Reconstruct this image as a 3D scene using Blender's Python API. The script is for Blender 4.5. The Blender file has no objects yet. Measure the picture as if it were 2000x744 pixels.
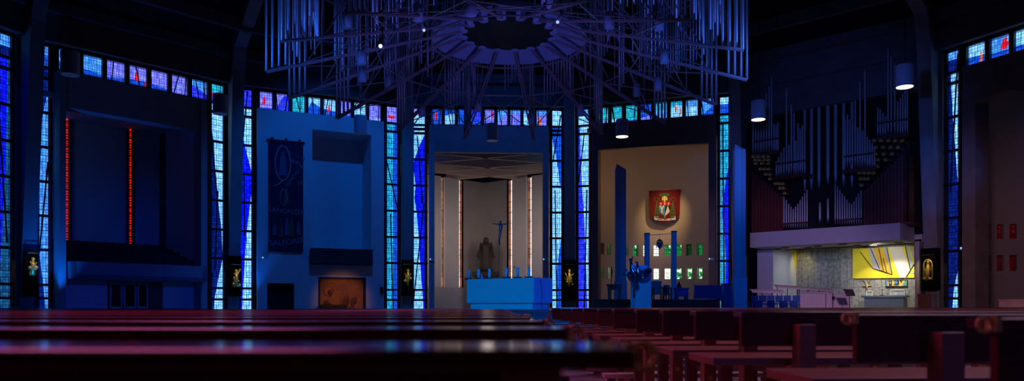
import bpy, bmesh, math, random
from math import sin, cos, tan, pi, radians as rad, hypot, atan2, sqrt
from mathutils import Matrix, Vector
random.seed(7)
S = bpy.context.scene
COL = S.collection

# ------------------------------------------------------------------ camera
F = 1480.0                     # focal length in pixels of the 2000 px wide frame
EYE = 0.75
HOR = 597.0
cd = bpy.data.cameras.new('camera')
cam = bpy.data.objects.new('camera', cd)
COL.objects.link(cam)
cam.location = (0, 0, EYE)
cam.rotation_euler = (pi/2, 0, 0)
cd.sensor_width = 36.0
cd.lens = 36.0*F/2000.0
cd.shift_y = (HOR-372.0)/2000.0
cd.clip_end = 300
cd.clip_start = 0.02
cd.dof.use_dof = True
cd.dof.focus_distance = 26.0
cd.dof.aperture_fstop = 2.6
S.camera = cam
S.view_settings.view_transform = 'Standard'
S.view_settings.look = 'None'
S.view_settings.gamma = 1.0
S.view_settings.use_curve_mapping = False
S.view_settings.exposure = 0.0

# ------------------------------------------------------------------ world
w = bpy.data.worlds.new('world'); S.world = w
w.use_nodes = True
w.node_tree.nodes['Background'].inputs[0].default_value = (0.08, 0.12, 0.5, 1)
w.node_tree.nodes['Background'].inputs[1].default_value = 0.004

# ------------------------------------------------------------------ plan of the building
CX, CY = -0.117, 24.78          # centre of the round nave
R = 29.5                        # radius of the ring of pillars
def ang(i): return rad(-3.0+(i-.5)*22.5)      # pillar i, clockwise from straight ahead
def polar(a, r, z=0.0): return Vector((CX+r*sin(a), CY+r*cos(a), z))

# ------------------------------------------------------------------ lights
def lamp(kind, name, loc, target, energy, color, size=0.3, spot=60, blend=0.6, sy=None):
    l = bpy.data.lights.new(name, kind)
    l.energy = energy; l.color = color
    o = bpy.data.objects.new(name, l); COL.objects.link(o)
    o.location = loc
    if target is not None:
        o.rotation_euler = (Vector(target)-Vector(loc)).to_track_quat('-Z', 'Y').to_euler()
    if kind == 'SPOT':
        l.spot_size = rad(spot); l.spot_blend = blend; l.shadow_soft_size = size
    elif kind == 'AREA':
        l.size = size
        if sy: l.shape = 'RECTANGLE'; l.size_y = sy
    else: l.shadow_soft_size = size
    return o
BLUE = (0.0, 0.14, 1.0); DEEP = (0.0, 0.06, 1.0); CYAN = (0.0, 0.22, 1.0); LILAC = (0.72, 0.42, 0.80); PLUM = (0.85, 0.22, 0.42)
# blue floodlights under the roof and in the crown, aimed at the left-hand chapels
lamp('SPOT', 'floodlight_banner', polar(rad(-25.5), 16.5, 20.5), polar(rad(-25.5), 29, 5.0), 3300, (0.0, 0.15, 1.0), .25, 64, .6)
lamp('SPOT', 'floodlight_tribune', polar(rad(-60), 6, 7.0), polar(rad(-48), 29, 1.0), 1900, (0.0, 0.05, 1.0), .25, 44, .9)
lamp('SPOT', 'floodlight_chapel', polar(rad(-4), 15.5, 20.5), polar(rad(-3), 30, 9.5), 1500, BLUE, .25, 62, .8)
lamp('SPOT', 'floodlight_right_side', polar(rad(100), 20, 8.0), polar(rad(53), 29.5, 8.0), 2200, (0.0, 0.14, 1.0), .3, 13, .5)
lamp('SPOT', 'floodlight_altar', (-6.0, 12.0, 7.5), (-0.1, 24.6, 1.2), 3700, (0.0, 0.26, 1.0), .3, 20, .7)
lamp('SPOT', 'floodlight_altar_side', (9.0, 17.0, 7.5), (0.9, 24.0, 1.2), 2500, DEEP, .3, 28, .7)
lamp('SPOT', 'floodlight_sanctuary', (1.5, 16.0, 7.4), (1.8, 14.0, 0.0), 1700, (0.0, 0.16, 1.0), .3, 75, .9)
lamp('SPOT', 'floodlight_crown', (-0.5, 19.5, 2.0), (-0.1, 25.0, 10.0), 900, (0.14, 0.13, 1.0), .5, 100, .9)
lamp('SPOT', 'floodlight_crown_left', (-8.6, 18.5, 2.0), (-7.0, 24.0, 10.5), 1500, (0.02, 0.16, 1.0), .4, 50, .8)
lamp('SPOT', 'floodlight_crown_right', (8.6, 18.5, 2.0), (7.0, 24.0, 10.5), 1500, (0.02, 0.16, 1.0), .4, 50, .8)
lamp('SPOT', 'floodlight_lectern', (-1.0, 9.0, 6.5), (3.6, 20.8, 1.2), 2600, (0.0, 0.16, 1.0), .3, 13, .6)
lamp('SPOT', 'floodlight_columns', (6.0, 21.0, 7.5), (9.0, 34.0, 2.0), 1500, (0.0, 0.13, 1.0), .3, 50, .8)
lamp('SPOT', 'nave_fill', (3.6, -1.6, 2.6), (3.4, 5.0, 0.3), 62, (0.19, 0.16, 1.0), .8, 80, .8)  # added violet fill from behind the camera for the pews
lamp('SPOT', 'nave_fill_blue', (1.4, -0.6, 2.6), (3.4, 5.0, 0.2), 26, (0.03, 0.16, 1.0), .5, 88, .8)  # added blue fill, also from behind the camera
lamp('SPOT', 'aisle_fill', (2.2, -0.8, 2.2), (0.35, 1.1, 0.7), 5, (1.0, 0.62, 0.35), .2, 24, .9)  # added small warm fill on the nearest pew end
lamp('AREA', 'nave_glow_left', (-3.5, 5.0, 5.0), (-3.0, 4.5, 0.0), 140, (0.85, 0.14, 0.42), 3.0).data.spread = rad(125)
lamp('AREA', 'nave_glow_right', (5.0, 6.5, 4.6), (4.8, 6.5, 0.0), 95, (0.80, 0.44, 0.66), 3.0).data.spread = rad(125)
lamp('SPOT', 'organ_glow', (14.6, 22.0, 7.0), (15.2, 40.0, 2.4), 3200, LILAC, .4, 38, .6)
lamp('SPOT', 'organ_blue_glow', (4.0, 14.0, 6.0), polar(rad(43), 28, 9.0), 5400, (0.07, 0.17, 1.0), .4, 31, .8)
lamp('SPOT', 'right_chapel_glow', (12.0, 20.0, 7.5), polar(rad(63), 32, 2.0), 3000, (0.85, 0.42, 0.58), .4, 46, .9)

# ------------------------------------------------------------------ materials
MATS = {}
def mat(name, color, rough=.7, metal=0.0, var=.15, scale=3.0, bump=0.0, emit=None, es=1.0, stretch=(1, 1, 1), spec=.5, coat=0.0):
    if name in MATS: return MATS[name]
    m = bpy.data.materials.new(name); m.use_nodes = True
    nt = m.node_tree; b = nt.nodes['Principled BSDF']
    b.inputs['Roughness'].default_value = rough
    b.inputs['Metallic'].default_value = metal
    b.inputs['Specular IOR Level'].default_value = spec
    b.inputs['Coat Weight'].default_value = coat
    b.inputs['Coat Roughness'].default_value = .12
    tc = nt.nodes.new('ShaderNodeTexCoord'); mp = nt.nodes.new('ShaderNodeMapping')
    mp.inputs['Scale'].default_value = stretch
    nz = nt.nodes.new('ShaderNodeTexNoise'); nz.inputs['Scale'].default_value = scale
    nz.inputs['Detail'].default_value = 5
    nt.links.new(tc.outputs['Object'], mp.inputs[0]); nt.links.new(mp.outputs[0], nz.inputs['Vector'])
    mx = nt.nodes.new('ShaderNodeMix'); mx.data_type = 'RGBA'
    mx.inputs['A'].default_value = (*[c*(1-var) for c in color], 1)
    mx.inputs['B'].default_value = (*[min(1, c*(1+var)) for c in color], 1)
    nt.links.new(nz.outputs['Fac'], mx.inputs['Factor'])
    nt.links.new(mx.outputs['Result'], b.inputs['Base Color'])
    if bump:
        bp = nt.nodes.new('ShaderNodeBump'); bp.inputs['Strength'].default_value = bump
        bp.inputs['Distance'].default_value = .02
        nt.links.new(nz.outputs['Fac'], bp.inputs['Height']); nt.links.new(bp.outputs[0], b.inputs['Normal'])
    if emit:
        b.inputs['Emission Color'].default_value = (*emit, 1); b.inputs['Emission Strength'].default_value = es
    MATS[name] = m
    return m
def lin(r, g, b):
    f = lambda c: (c/255/12.92) if c <= 10 else ((c/255+.055)/1.055)**2.4
    return (f(r), f(g), f(b))
def glass(name, c1, c2, strength=1.0, cell=.15, lead=.02, rowh=.16, alt=None):
    """back-lit stained glass: leaded grid of uneven panes; UV is in metres"""
    if name in MATS: return MATS[name]
    m = bpy.data.materials.new(name); m.use_nodes = True
    nt = m.node_tree; b = nt.nodes['Principled BSDF']; N = nt.nodes.new; L = nt.links.new
    b.inputs['Base Color'].default_value = (.01, .01, .015, 1); b.inputs['Roughness'].default_value = .3
    uv = N('ShaderNodeUVMap')
    def brick(cw, rh, mort, off=0.0, sq=1.0):
        k = N('ShaderNodeTexBrick'); k.offset = off; k.squash = sq; k.squash_frequency = 2
        k.inputs['Scale'].default_value = 1.0; k.inputs['Brick Width'].default_value = cw
        k.inputs['Row Height'].default_value = rh; k.inputs['Mortar Size'].default_value = mort
        k.inputs['Mortar Smooth'].default_value = .15; k.inputs['Bias'].default_value = 0
        L(uv.outputs[0], k.inputs['Vector'])
        return k
    a = brick(cell, rowh, lead*.55)
    a.inputs['Color1'].default_value = (*c1, 1); a.inputs['Color2'].default_value = (*c2, 1)
    a.inputs['Mortar'].default_value = (*[c*.06 for c in c2], 1)
    h = brick(cell*3.1, rowh*2.3, lead*.7, .37, .8)
    h.inputs['Color1'].default_value = (1, 1, 1, 1); h.inputs['Color2'].default_value = (.78, .82, .9, 1)
    h.inputs['Mortar'].default_value = (.05, .05, .08, 1)
    nz = N('ShaderNodeTexNoise'); nz.inputs['Scale'].default_value = 1.1; nz.inputs['Detail'].default_value = 4
    L(uv.outputs[0], nz.inputs['Vector'])
    mr = N('ShaderNodeMapRange'); mr.inputs[1].default_value = .3; mr.inputs[2].default_value = .7
    mr.inputs[3].default_value = .85; mr.inputs[4].default_value = 1.2
    L(nz.outputs['Fac'], mr.inputs[0])
    m1 = N('ShaderNodeMix'); m1.data_type = 'RGBA'; m1.blend_type = 'MULTIPLY'; m1.inputs['Factor'].default_value = 1
    L(a.outputs['Color'], m1.inputs['A']); L(h.outputs['Color'], m1.inputs['B'])
    if alt:
        n2 = N('ShaderNodeTexVoronoi'); n2.inputs['Scale'].default_value = 4.0
        L(uv.outputs[0], n2.inputs['Vector'])
        sp = N('ShaderNodeSeparateColor'); L(n2.outputs['Color'], sp.inputs[0])
        th = N('ShaderNodeMath'); th.operation = 'GREATER_THAN'; th.inputs[1].default_value = .62
        L(sp.outputs[0], th.inputs[0])
        m0 = N('ShaderNodeMix'); m0.data_type = 'RGBA'; m0.blend_type = 'MIX'
        m0.inputs['B'].default_value = (*alt, 1)
        L(th.outputs[0], m0.inputs['Factor']); L(a.outputs['Color'], m0.inputs['A']); L(m0.outputs['Result'], m1.inputs['A'])
    L(m1.outputs['Result'], b.inputs['Emission Color'])
    ms = N('ShaderNodeMath'); ms.operation = 'MULTIPLY'; ms.inputs[1].default_value = strength
    L(mr.outputs[0], ms.inputs[0]); L(ms.outputs[0], b.inputs['Emission Strength'])
    MATS[name] = m
    return m
G_ICE = glass('glass_ice', lin(150, 215, 255), lin(95, 175, 255), 1.7)
G_SKY = glass('glass_sky', lin(85, 165, 250), lin(50, 125, 245), 1.6)
G_AZURE = glass('glass_azure', lin(25, 90, 225), lin(10, 60, 190), 1.5)
G_NAVY = glass('glass_navy', lin(8, 40, 150), lin(2, 22, 105), 1.1)
G_ROYAL = glass('glass_royal', lin(18, 30, 255), lin(0, 8, 215), 1.6)
G_INDIGO = glass('glass_indigo', lin(55, 70, 255), lin(25, 30, 235), 1.6)
G_VIOLET = glass('glass_violet', lin(130, 135, 255), lin(90, 95, 250), 1.7)
G_TEAL = glass('glass_teal', lin(40, 175, 215), lin(20, 130, 190), 1.6)
G_DTEAL = glass('glass_dark_teal', lin(25, 95, 140), lin(8, 60, 115), 1.5)
G_SEA = glass('glass_sea', lin(40, 190, 200), lin(25, 145, 190), 1.6)
G_RED = glass('glass_red', lin(255, 40, 60), lin(235, 20, 40), 1.3)
G_ORANGE = glass('glass_orange', lin(255, 120, 40), lin(235, 70, 30), 1.3)
GM = [G_ICE, G_SKY, G_AZURE, G_NAVY, G_ROYAL, G_INDIGO, G_VIOLET, G_TEAL, G_DTEAL, G_SEA, G_RED, G_ORANGE]
GI = dict(ice=0, sky=1, azure=2, navy=3, royal=4, indigo=5, violet=6, teal=7, dteal=8, sea=9, red=10, orange=11)

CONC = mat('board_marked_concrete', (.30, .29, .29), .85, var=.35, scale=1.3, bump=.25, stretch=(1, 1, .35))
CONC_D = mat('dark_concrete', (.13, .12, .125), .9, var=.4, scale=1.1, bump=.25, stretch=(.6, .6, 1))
WHITE = mat('white_plaster', (.72, .72, .72), .85, var=.05, scale=.8)
CREAM = mat('buff_plaster', (.62, .50, .38), .9, var=.06, scale=.7)
GREYP = mat('grey_plaster', (.50, .46, .44), .9, var=.08, scale=.8)
MARBLE = mat('white_marble', (.80, .80, .80), .35, var=.05, scale=2.5)
STONE = mat('grey_stone', (.36, .34, .34), .7, var=.2, scale=2.0)
DARKFR = mat('dark_metal_frame', (.012, .012, .016), .6, var=.2)
MATTE = mat('matte_black_cloth', (.003, .003, .0035), .95, var=.2, spec=.05)
BLACK = mat('black_paint', (.008, .008, .010), .6, var=.2)
ROOFM = mat('dark_roof_boarding', (.022, .018, .018), .95, var=.3, scale=2)
WOOD = mat('polished_dark_wood', (.10, .028, .026), .20, var=.35, scale=3.0, stretch=(1, 1, 6), coat=.15, spec=.4)
WOODR = mat('red_brown_wood', (.27, .115, .075), .4, var=.3, scale=4.0, stretch=(1, 1, 5))
WOODP = mat('pale_wood', (.55, .42, .42), .6, var=.15, scale=4.0, stretch=(5, 5, .5))
CASE = mat('mahogany_case', (.17, .035, .03), .45, var=.3, scale=3.0, stretch=(5, 5, .4))
ALU = mat('brushed_aluminium', (.55, .57, .60), .42, metal=.85, var=.1, scale=6)
PIPE = mat('organ_pipe_metal', (.62, .63, .68), .42, metal=.35, var=.12, scale=3, stretch=(1, 1, .3))
BRASS = mat('old_brass', (.75, .52, .16), .35, metal=.45, var=.2, scale=10)
GOLD = mat('gilded_bronze', (.95, .62, .12), .35, metal=.6, var=.3, scale=9, bump=.4)
BRONZE = mat('dark_bronze', (.30, .25, .22), .28, metal=.85, var=.3, scale=6, bump=.2)
BROWNB = mat('brown_wood_carving', (.020, .010, .007), .6, var=.3, scale=4)
CHROME = mat('chrome', (.8, .8, .82), .15, metal=1, var=.05)
ROPE = mat('crimson_rope', (.16, .015, .03), .7, var=.3, scale=40, bump=.4)
WAX = mat('candle_wax', (.80, .78, .72), .5, var=.05)
BLUEPL = mat('blue_plastic', (.12, .45, .85), .3, var=.05)
FELT = mat('blue_upholstery', (.03, .09, .30), .9, var=.2, scale=14)
TEALF = mat('green_upholstery', (.05, .26, .24), .9, var=.2, scale=14)
STEELP = mat('painted_steel_column', (.42, .50, .60), .55, var=.08, scale=1.5)
NAVYCL = mat('navy_banner_cloth', (.016, .020, .065), .95, var=.3, scale=12, bump=.3)
KNEEL = mat('kneeler_vinyl', (.62, .50, .52), .5, var=.2, scale=5)

def floor_mat():
    m = bpy.data.materials.new('polished_floor_slabs'); m.use_nodes = True
    nt = m.node_tree; b = nt.nodes['Principled BSDF']; N = nt.nodes.new; L = nt.links.new
    tc = N('ShaderNodeTexCoord'); k = N('ShaderNodeTexBrick'); k.offset = .5
    k.inputs['Scale'].default_value = 1; k.inputs['Brick Width'].default_value = 1.2; k.inputs['Row Height'].default_value = .6
    k.inputs['Mortar Size'].default_value = .008
    k.inputs['Color1'].default_value = (.62, .62, .64, 1); k.inputs['Color2'].default_value = (.50, .50, .52, 1)
    k.inputs['Mortar'].default_value = (.08, .08, .08, 1)
    L(tc.outputs['Object'], k.inputs['Vector'])
    nz = N('ShaderNodeTexNoise'); nz.inputs['Scale'].default_value = 2.5; nz.inputs['Detail'].default_value = 6
    L(tc.outputs['Object'], nz.inputs['Vector'])
    mx = N('ShaderNodeMix'); mx.data_type = 'RGBA'; mx.blend_type = 'MULTIPLY'; mx.inputs['Factor'].default_value = .5
    L(k.outputs['Color'], mx.inputs['A']); L(nz.outputs['Color'], mx.inputs['B'])
    L(mx.outputs['Result'], b.inputs['Base Color']); b.inputs['Roughness'].default_value = .38
    return m
FLOORM = floor_mat()
def plank_mat(name, c1, c2, width, vertical=True):
    m = bpy.data.materials.new(name); m.use_nodes = True
    nt = m.node_tree; b = nt.nodes['Principled BSDF']; N = nt.nodes.new; L = nt.links.new
    uv = N('ShaderNodeUVMap'); k = N('ShaderNodeTexBrick'); k.offset = .31
    k.inputs['Scale'].default_value = 1; k.inputs['Brick Width'].default_value = width
    k.inputs['Row Height'].default_value = 1.9; k.inputs['Mortar Size'].default_value = .012
    k.inputs['Color1'].default_value = (*c1, 1); k.inputs['Color2'].default_value = (*c2, 1)
    k.inputs['Mortar'].default_value = (*[c*.35 for c in c1], 1)
    L(uv.outputs[0], k.inputs['Vector'])
    nz = N('ShaderNodeTexNoise'); nz.inputs['Scale'].default_value = 5; nz.inputs['Detail'].default_value = 7
    L(uv.outputs[0], nz.inputs['Vector'])
    mr = N('ShaderNodeMapRange'); mr.inputs[1].default_value = .3; mr.inputs[2].default_value = .7; mr.inputs[3].default_value = .55; mr.inputs[4].default_value = 1.2
    L(nz.outputs['Fac'], mr.inputs[0])
    mx = N('ShaderNodeMix'); mx.data_type = 'RGBA'; mx.blend_type = 'MULTIPLY'; mx.inputs['Factor'].default_value = 1
    L(k.outputs['Color'], mx.inputs['A']); L(mr.outputs[0], mx.inputs['B'])
    L(mx.outputs['Result'], b.inputs['Base Color']); b.inputs['Roughness'].default_value = .85
    return m
BOARDC = plank_mat('board_marked_concrete_panels', (.33, .33, .31), (.24, .24, .225), .42)

# ------------------------------------------------------------------ mesh helpers
ROOT_M = {}
class MB:
    def __init__(s): s.v = []; s.f = []; s.m = []; s.uv = {}
    def poly(s, pts, mi=0, uvs=None):
        n = len(s.v); s.v += [Vector(p) for p in pts]
        s.f.append(tuple(range(n, n+len(pts)))); s.m.append(mi)
        if uvs: s.uv[len(s.f)-1] = uvs
    def box(s, x0, x1, y0, y1, z0, z1, M=None, mi=0):
        n = len(s.v)
        P = [Vector((x, y, z)) for z in (z0, z1) for y in (y0, y1) for x in (x0, x1)]
        s.v += [(M @ p) if M else p for p in P]
        for q in ((0, 1, 3, 2), (4, 6, 7, 5), (0, 4, 5, 1), (2, 3, 7, 6), (0, 2, 6, 4), (1, 5, 7, 3)):
            s.f.append(tuple(n+i for i in q)); s.m.append(mi)
        return s
    def prism(s, pts, vec, mi=0, M=None):
        pts = [Vector(p) for p in pts]; vec = Vector(vec); n = len(s.v); k = len(pts)
        P = pts+[p+vec for p in pts]
        s.v += [(M @ p) if M else p for p in P]
        s.f.append(tuple(range(n+k-1, n-1, -1))); s.m.append(mi)
        s.f.append(tuple(range(n+k, n+2*k))); s.m.append(mi)
        for i in range(k):
            j = (i+1) % k
            s.f.append((n+i, n+j, n+k+j, n+k+i)); s.m.append(mi)
        return s
    def tube(s, p0, p1, r, n=8, r1=None, mi=0): return s.path([p0, p1], [r, r if r1 is None else r1], n, mi)
    def path(s, pts, rs, n=8, mi=0, M=None, cap=True, squash=None):
        pts = [(M @ Vector(p)) if M else Vector(p) for p in pts]
        if not isinstance(rs, (list, tuple)): rs = [rs]*len(pts)
        base = len(s.v); up = None
        for i, p in enumerate(pts):
            t = (pts[min(i+1, len(pts)-1)]-pts[max(i-1, 0)])
            if t.length < 1e-9: t = Vector((0, 0, 1))
            t.normalize()
            if up is None:
                up = Vector((1, 0, 0)) if abs(t.z) > .8 else Vector((0, 0, 1))
            a = (up-t*up.dot(t)).normalized(); up = a; b = t.cross(a)
            for j in range(n):
                th = 2*pi*(j+.5)/n
                s.v.append(p+a*(rs[i]*cos(th))+b*(rs[i]*sin(th)*(squash or 1)))
        for i in range(len(pts)-1):
            for j in range(n):
                k = (j+1) % n
                s.f.append((base+i*n+j, base+i*n+k, base+(i+1)*n+k, base+(i+1)*n+j)); s.m.append(mi)
        if cap:
            s.f.append(tuple(base+j for j in range(n-1, -1, -1))); s.m.append(mi)
            e = base+(len(pts)-1)*n
            s.f.append(tuple(e+j for j in range(n))); s.m.append(mi)
        return s
    def loft(s, rings, mi=0):
        base = len(s.v); n = len(rings[0])
        for r in rings: s.v += [Vector(p) for p in r]
        for i in range(len(rings)-1):
            for j in range(n):
                k = (j+1) % n
                s.f.append((base+i*n+j, base+i*n+k, base+(i+1)*n+k, base+(i+1)*n+j)); s.m.append(mi)
        s.f.append(tuple(base+j for j in range(n-1, -1, -1))); s.m.append(mi)
        e = base+(len(rings)-1)*n
        s.f.append(tuple(e+j for j in range(n))); s.m.append(mi)
        return s
    def lathe(s, c, prof, n=16, mi=0, sx=1.0, sy=1.0, M=None):
        c = Vector(c)
        rr = []
        for r, z in prof:
            ring = [c+Vector((r*sx*cos(2*pi*j/n), r*sy*sin(2*pi*j/n), z)) for j in range(n)]
            rr.append([(M @ p) if M else p for p in ring])
        return s.loft(rr, mi)
    def ball(s, c, r, n=12, sx=1, sy=1, sz=1, mi=0, M=None):
        prof = [(max(r*sin(pi*i/8), 1e-4), -r*cos(pi*i/8)*sz) for i in range(9)]
        return s.lathe(c, prof, n, mi, sx, sy, M)
    def arc(s, r0, r1, a0, a1, z0, z1, n=20, mi=0):
        """curved box about the nave centre; a measured from the viewer's side, + to the right"""
        rings = []
        for i in range(n+1):
            a = a0+(a1-a0)*i/n
            q = lambda r, z: Vector((CX+r*sin(a), CY-r*cos(a), z))
            rings.append([q(r0, z0), q(r1, z0), q(r1, z1), q(r0, z1)])
        return s.loft(rings, mi)
    def build(s, name, m, parent=None, smooth=False, bevel=0.0, root=None):
        if parent is not None: inv = ROOT_M[parent].inverted(); W = ROOT_M[parent]
        elif root is not None: W = root; inv = root.inverted()
        else:
            xs = [p.x for p in s.v]; ys = [p.y for p in s.v]; zs = [p.z for p in s.v]
            W = Matrix.Translation(((min(xs)+max(xs))/2, (min(ys)+max(ys))/2, min(zs))); inv = W.inverted()
        me = bpy.data.meshes.new(name)
        me.from_pydata([tuple(inv @ p) for p in s.v], [], s.f)
        for mm in (m if isinstance(m, (list, tuple)) else [m]): me.materials.append(mm)
        me.polygons.foreach_set('material_index', s.m)
        if smooth: me.polygons.foreach_set('use_smooth', [True]*len(s.f))
        if s.uv:
            ul = me.uv_layers.new(name='UVMap')
            for pi_, uvs in s.uv.items():
                p = me.polygons[pi_]
                for li, q in zip(p.loop_indices, uvs): ul.data[li].uv = q
        else:
            bm = bmesh.new(); bm.from_mesh(me)
            bmesh.ops.recalc_face_normals(bm, faces=bm.faces); bm.to_mesh(me); bm.free()
        me.update()
        o = bpy.data.objects.new(name, me); COL.objects.link(o)
        if parent is not None: o.parent = parent
        else: o.matrix_world = W
        ROOT_M[o] = W
        if bevel:
            b = o.modifiers.new('bevel', 'BEVEL'); b.width = bevel; b.segments = 2; b.limit_method = 'ANGLE'
        return o
def empty(name, M):
    o = bpy.data.objects.new(name, None); COL.objects.link(o); o.empty_display_size = .2
    if not isinstance(M, Matrix): M = Matrix.Translation(M)
    o.matrix_world = M; ROOT_M[o] = M
    return o
def tag(o, label, cat, group=None):
    o['label'] = label; o['category'] = cat
    if group: o['group'] = group
    return o
def thing(name, M, label, cat, group=None): return tag(empty(name, M), label, cat, group)
def struct(o, kind='structure'):
    o['kind'] = kind; return o

class Bay:
    """frame of one bay of the 16-sided wall: u to the right, o outwards, z up; origin mid-bay"""
    def __init__(s, i):
        a, b = polar(ang(i), R), polar(ang(i+1), R)
        s.c = (a+b)/2; s.u = (b-a).normalized(); s.o = Vector((-s.u.y, s.u.x, 0)); s.half = (b-a).length/2
        s.M = Matrix(((s.u.x, s.o.x, 0, s.c.x), (s.u.y, s.o.y, 0, s.c.y), (0, 0, 1, 0), (0, 0, 0, 1)))
    def U(s, px, o=0.0):
        d = Vector(((px-1000)/F, 1, 0)); t = (s.c+s.o*o).dot(s.o)/d.dot(s.o)
        return (d*t-s.c).dot(s.u)
    def dep(s, px, o=0.0):
        d = Vector(((px-1000)/F, 1, 0)); return (s.c+s.o*o).dot(s.o)/d.dot(s.o)
    def Z(s, px, py, o=0.0): return EYE+(HOR-py)*s.dep(px, o)/F
    def at(s, u, o, z=0): return s.M @ Vector((u, o, z))
    def root(s, u, o, z=0): return s.M @ Matrix.Translation((u, o, z))
BAY = {i: Bay(i) for i in range(-3, 4)}
def pix(px, d, z=0): return Vector(((px-1000)/F*d, d, z))
def zpix(py, d): return EYE+(HOR-py)*d/F

def wall_grid(mb, us, zs, holes, P, mi=0):
    """sheet of quads; P(u, z, k) places a point at depth k; holes: set of (i, j)"""
    for i in range(len(us)-1):
        for j in range(len(zs)-1):
            if (i, j) in holes: continue
            q = [(us[i], zs[j]), (us[i+1], zs[j]), (us[i+1], zs[j+1]), (us[i], zs[j+1])]
            mb.poly([P(a, b, 0) for a, b in q], mi, [(a, b) for a, b in q])
def reveal(mb, u0, u1, z0, z1, P, k, mi=0):
    c = [(u0, z0), (u1, z0), (u1, z1), (u0, z1)]
    for i in range(4):
        a, b = c[i], c[(i+1) % 4]
        mb.poly([P(*a, 0), P(*b, 0), P(*b, k), P(*a, k)], mi, [(0, 0), (1, 0), (1, 1), (0, 1)])

# ------------------------------------------------------------------ floor, roof, pillars
mb = MB(); mb.lathe((CX, CY, -.3), [(.01, 0), (46, 0), (46, .3), (.01, .3)], 64)
struct(mb.build('floor', FLOORM))
# sanctuary: four low steps and the platform of the altar
mb = MB()
for k in range(4):
    r = 8.6-.42*k
    mb.lathe((CX, CY, 0), [(.01, .16*k), (r, .16*k), (r, .16*(k+1)), (.01, .16*(k+1))], 96)
struct(mb.build('floor_sanctuary_steps', FLOORM))
PLAT = .64

def ring_box(mb, r0, r1, z0, z1, n=16, off=.5):
    for i in range(n):
        a0, a1 = ang(i), ang(i+1)
        P = lambda a, r, z: polar(a, r, z)
        q = [P(a0, r0, z0), P(a0, r1, z0), P(a1, r1, z0), P(a1, r0, z0)]
        mb.prism(q, (0, 0, z1-z0))
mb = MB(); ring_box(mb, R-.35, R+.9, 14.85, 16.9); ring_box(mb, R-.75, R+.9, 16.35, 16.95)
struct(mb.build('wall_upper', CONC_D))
mb = MB()
N = 16
for i in range(N):
    a0, a1 = ang(i), ang(i+1)
    prof = [(R+1.2, 16.95), (R-.4, 17.0), (9.0, 29.8), (9.0, 48.0), (.05, 48.0)]
    for (r0, z0), (r1, z1) in zip(prof, prof[1:]):
        mb.poly([polar(a0, r0, z0), polar(a1, r0, z0), polar(a1, r1, z1), polar(a0, r1, z1)])
struct(mb.build('ceiling', ROOFM))
mb = MB()
for r in (27.0, 22.5, 18.0, 13.5):
    z = 17.0+.598*(R-.4-r)
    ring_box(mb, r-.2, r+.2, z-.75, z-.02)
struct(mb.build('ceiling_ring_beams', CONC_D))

for i in range(-4, 6):
    a = ang(i); M = Matrix.Translation(polar(a, 0))@Matrix.Rotation(-a, 4, 'Z')      # local y = outward
    mb = MB()
    hw = .37
    # lower leg, slightly thicker at the foot, and the sloping upper leg of the frame
    prof = [(R+.10, 0), (R+.9, 0), (R+.6, 16.6), (9.6, 29.2), (9.0, 28.2), (R-4.0, 18.55), (R-1.4, 16.9), (R-1.05, 15.6)]
    mb.prism([(-hw, y, z) for y, z in prof], (2*hw, 0, 0), 0, M)
    o = struct(mb.build('pillar', CONC))
    o['label'] = 'bent concrete pillar of the round nave'

# ------------------------------------------------------------------ stained glass windows
TR = [1.15, 1.87, 3.74, 5.57, 7.4, 9.25, 11.1, 12.96, 13.54]
ZT = 14.72
WN = [0]
def win(parts_glass, bars, name=None):
    WN[0] += 1
    fr = bars.build('window_%d' % WN[0], DARKFR)
    struct(fr)
    parts_glass.build('stained_glass', GM, fr)
    return fr
def frac_at(pl, z):
    for (z0, f0), (z1, f1) in zip(pl, pl[1:]):
        if z0 <= z <= z1: return f0+(f1-f0)*(z-z0)/(z1-z0)
    return pl[-1][1]
def strip(b, pl_, pr_, left, right, poly, top, red=None, diag=(), o=.32, u=None):
    ua, ub = (b.U(pl_, o), b.U(pr_, o)) if u is None else u
    W = ub-ua
    g = MB(); f = MB(); M = b.M
    def P(fu, z, k=0.0): return M @ Vector((ua+fu*W, o-k, z))
    def quad(f0, f1, f2, f3, z0, z1, mi):
        if abs(f1-f0)+abs(f3-f2) < 1e-4: return
        g.poly([P(f0, z0), P(f1, z0), P(f3, z1), P(f2, z1)], mi,
               [(f0*W, z0), (f1*W, z0), (f3*W, z1), (f2*W, z1)])
    zs = sorted(set([0.0, 13.54]+[z for z, _ in poly if 0 < z < 13.54]))
    for z0, z1 in zip(zs, zs[1:]):
        a, c = frac_at(poly, z0), frac_at(poly, z1)
        quad(0, a, 0, c, z0, z1, GI[left]); quad(a, 1, c, 1, z0, z1, GI[right])
    if isinstance(top, str): top = (top, top, .5)
    quad(0, 1, 0, 1, 13.54, 13.54+1.18*top[2], GI[top[0]]); quad(0, 1, 0, 1, 13.54+1.18*top[2], ZT, GI[top[1]])
    if red:
        for fx, fz, s in red:
            q = [(fx-s, fz-.1), (fx+s*.5, fz-.12), (fx+s, fz+.14), (fx-.1*s, fz+.05), (fx-s*.8, fz+.18)]
            g.poly([P(x, z, .012) for x, z in q], GI['red'], [(x*W, z) for x, z in q])
    for z in TR: f.box(ua-.12, ub+.12, o-.16, o+.06, z-.07, z+.07, M)
    for x in (ua, ub): f.box(x-.09, x+.09, o-.16, o+.06, 0, ZT, M)
    f.box(ua-.1, ub+.1, o-.16, o+.06, ZT-.04, ZT+.13, M); f.box(ua-.1, ub+.1, o-.16, o+.06, 0, .06, M)
    for fa, za, fb, zb in diag:
        p0, p1 = P(fa, za, .05), P(fb, zb, .05)
        f.tube(p0, p1, .045, 5)
    return win(g, f)
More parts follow.
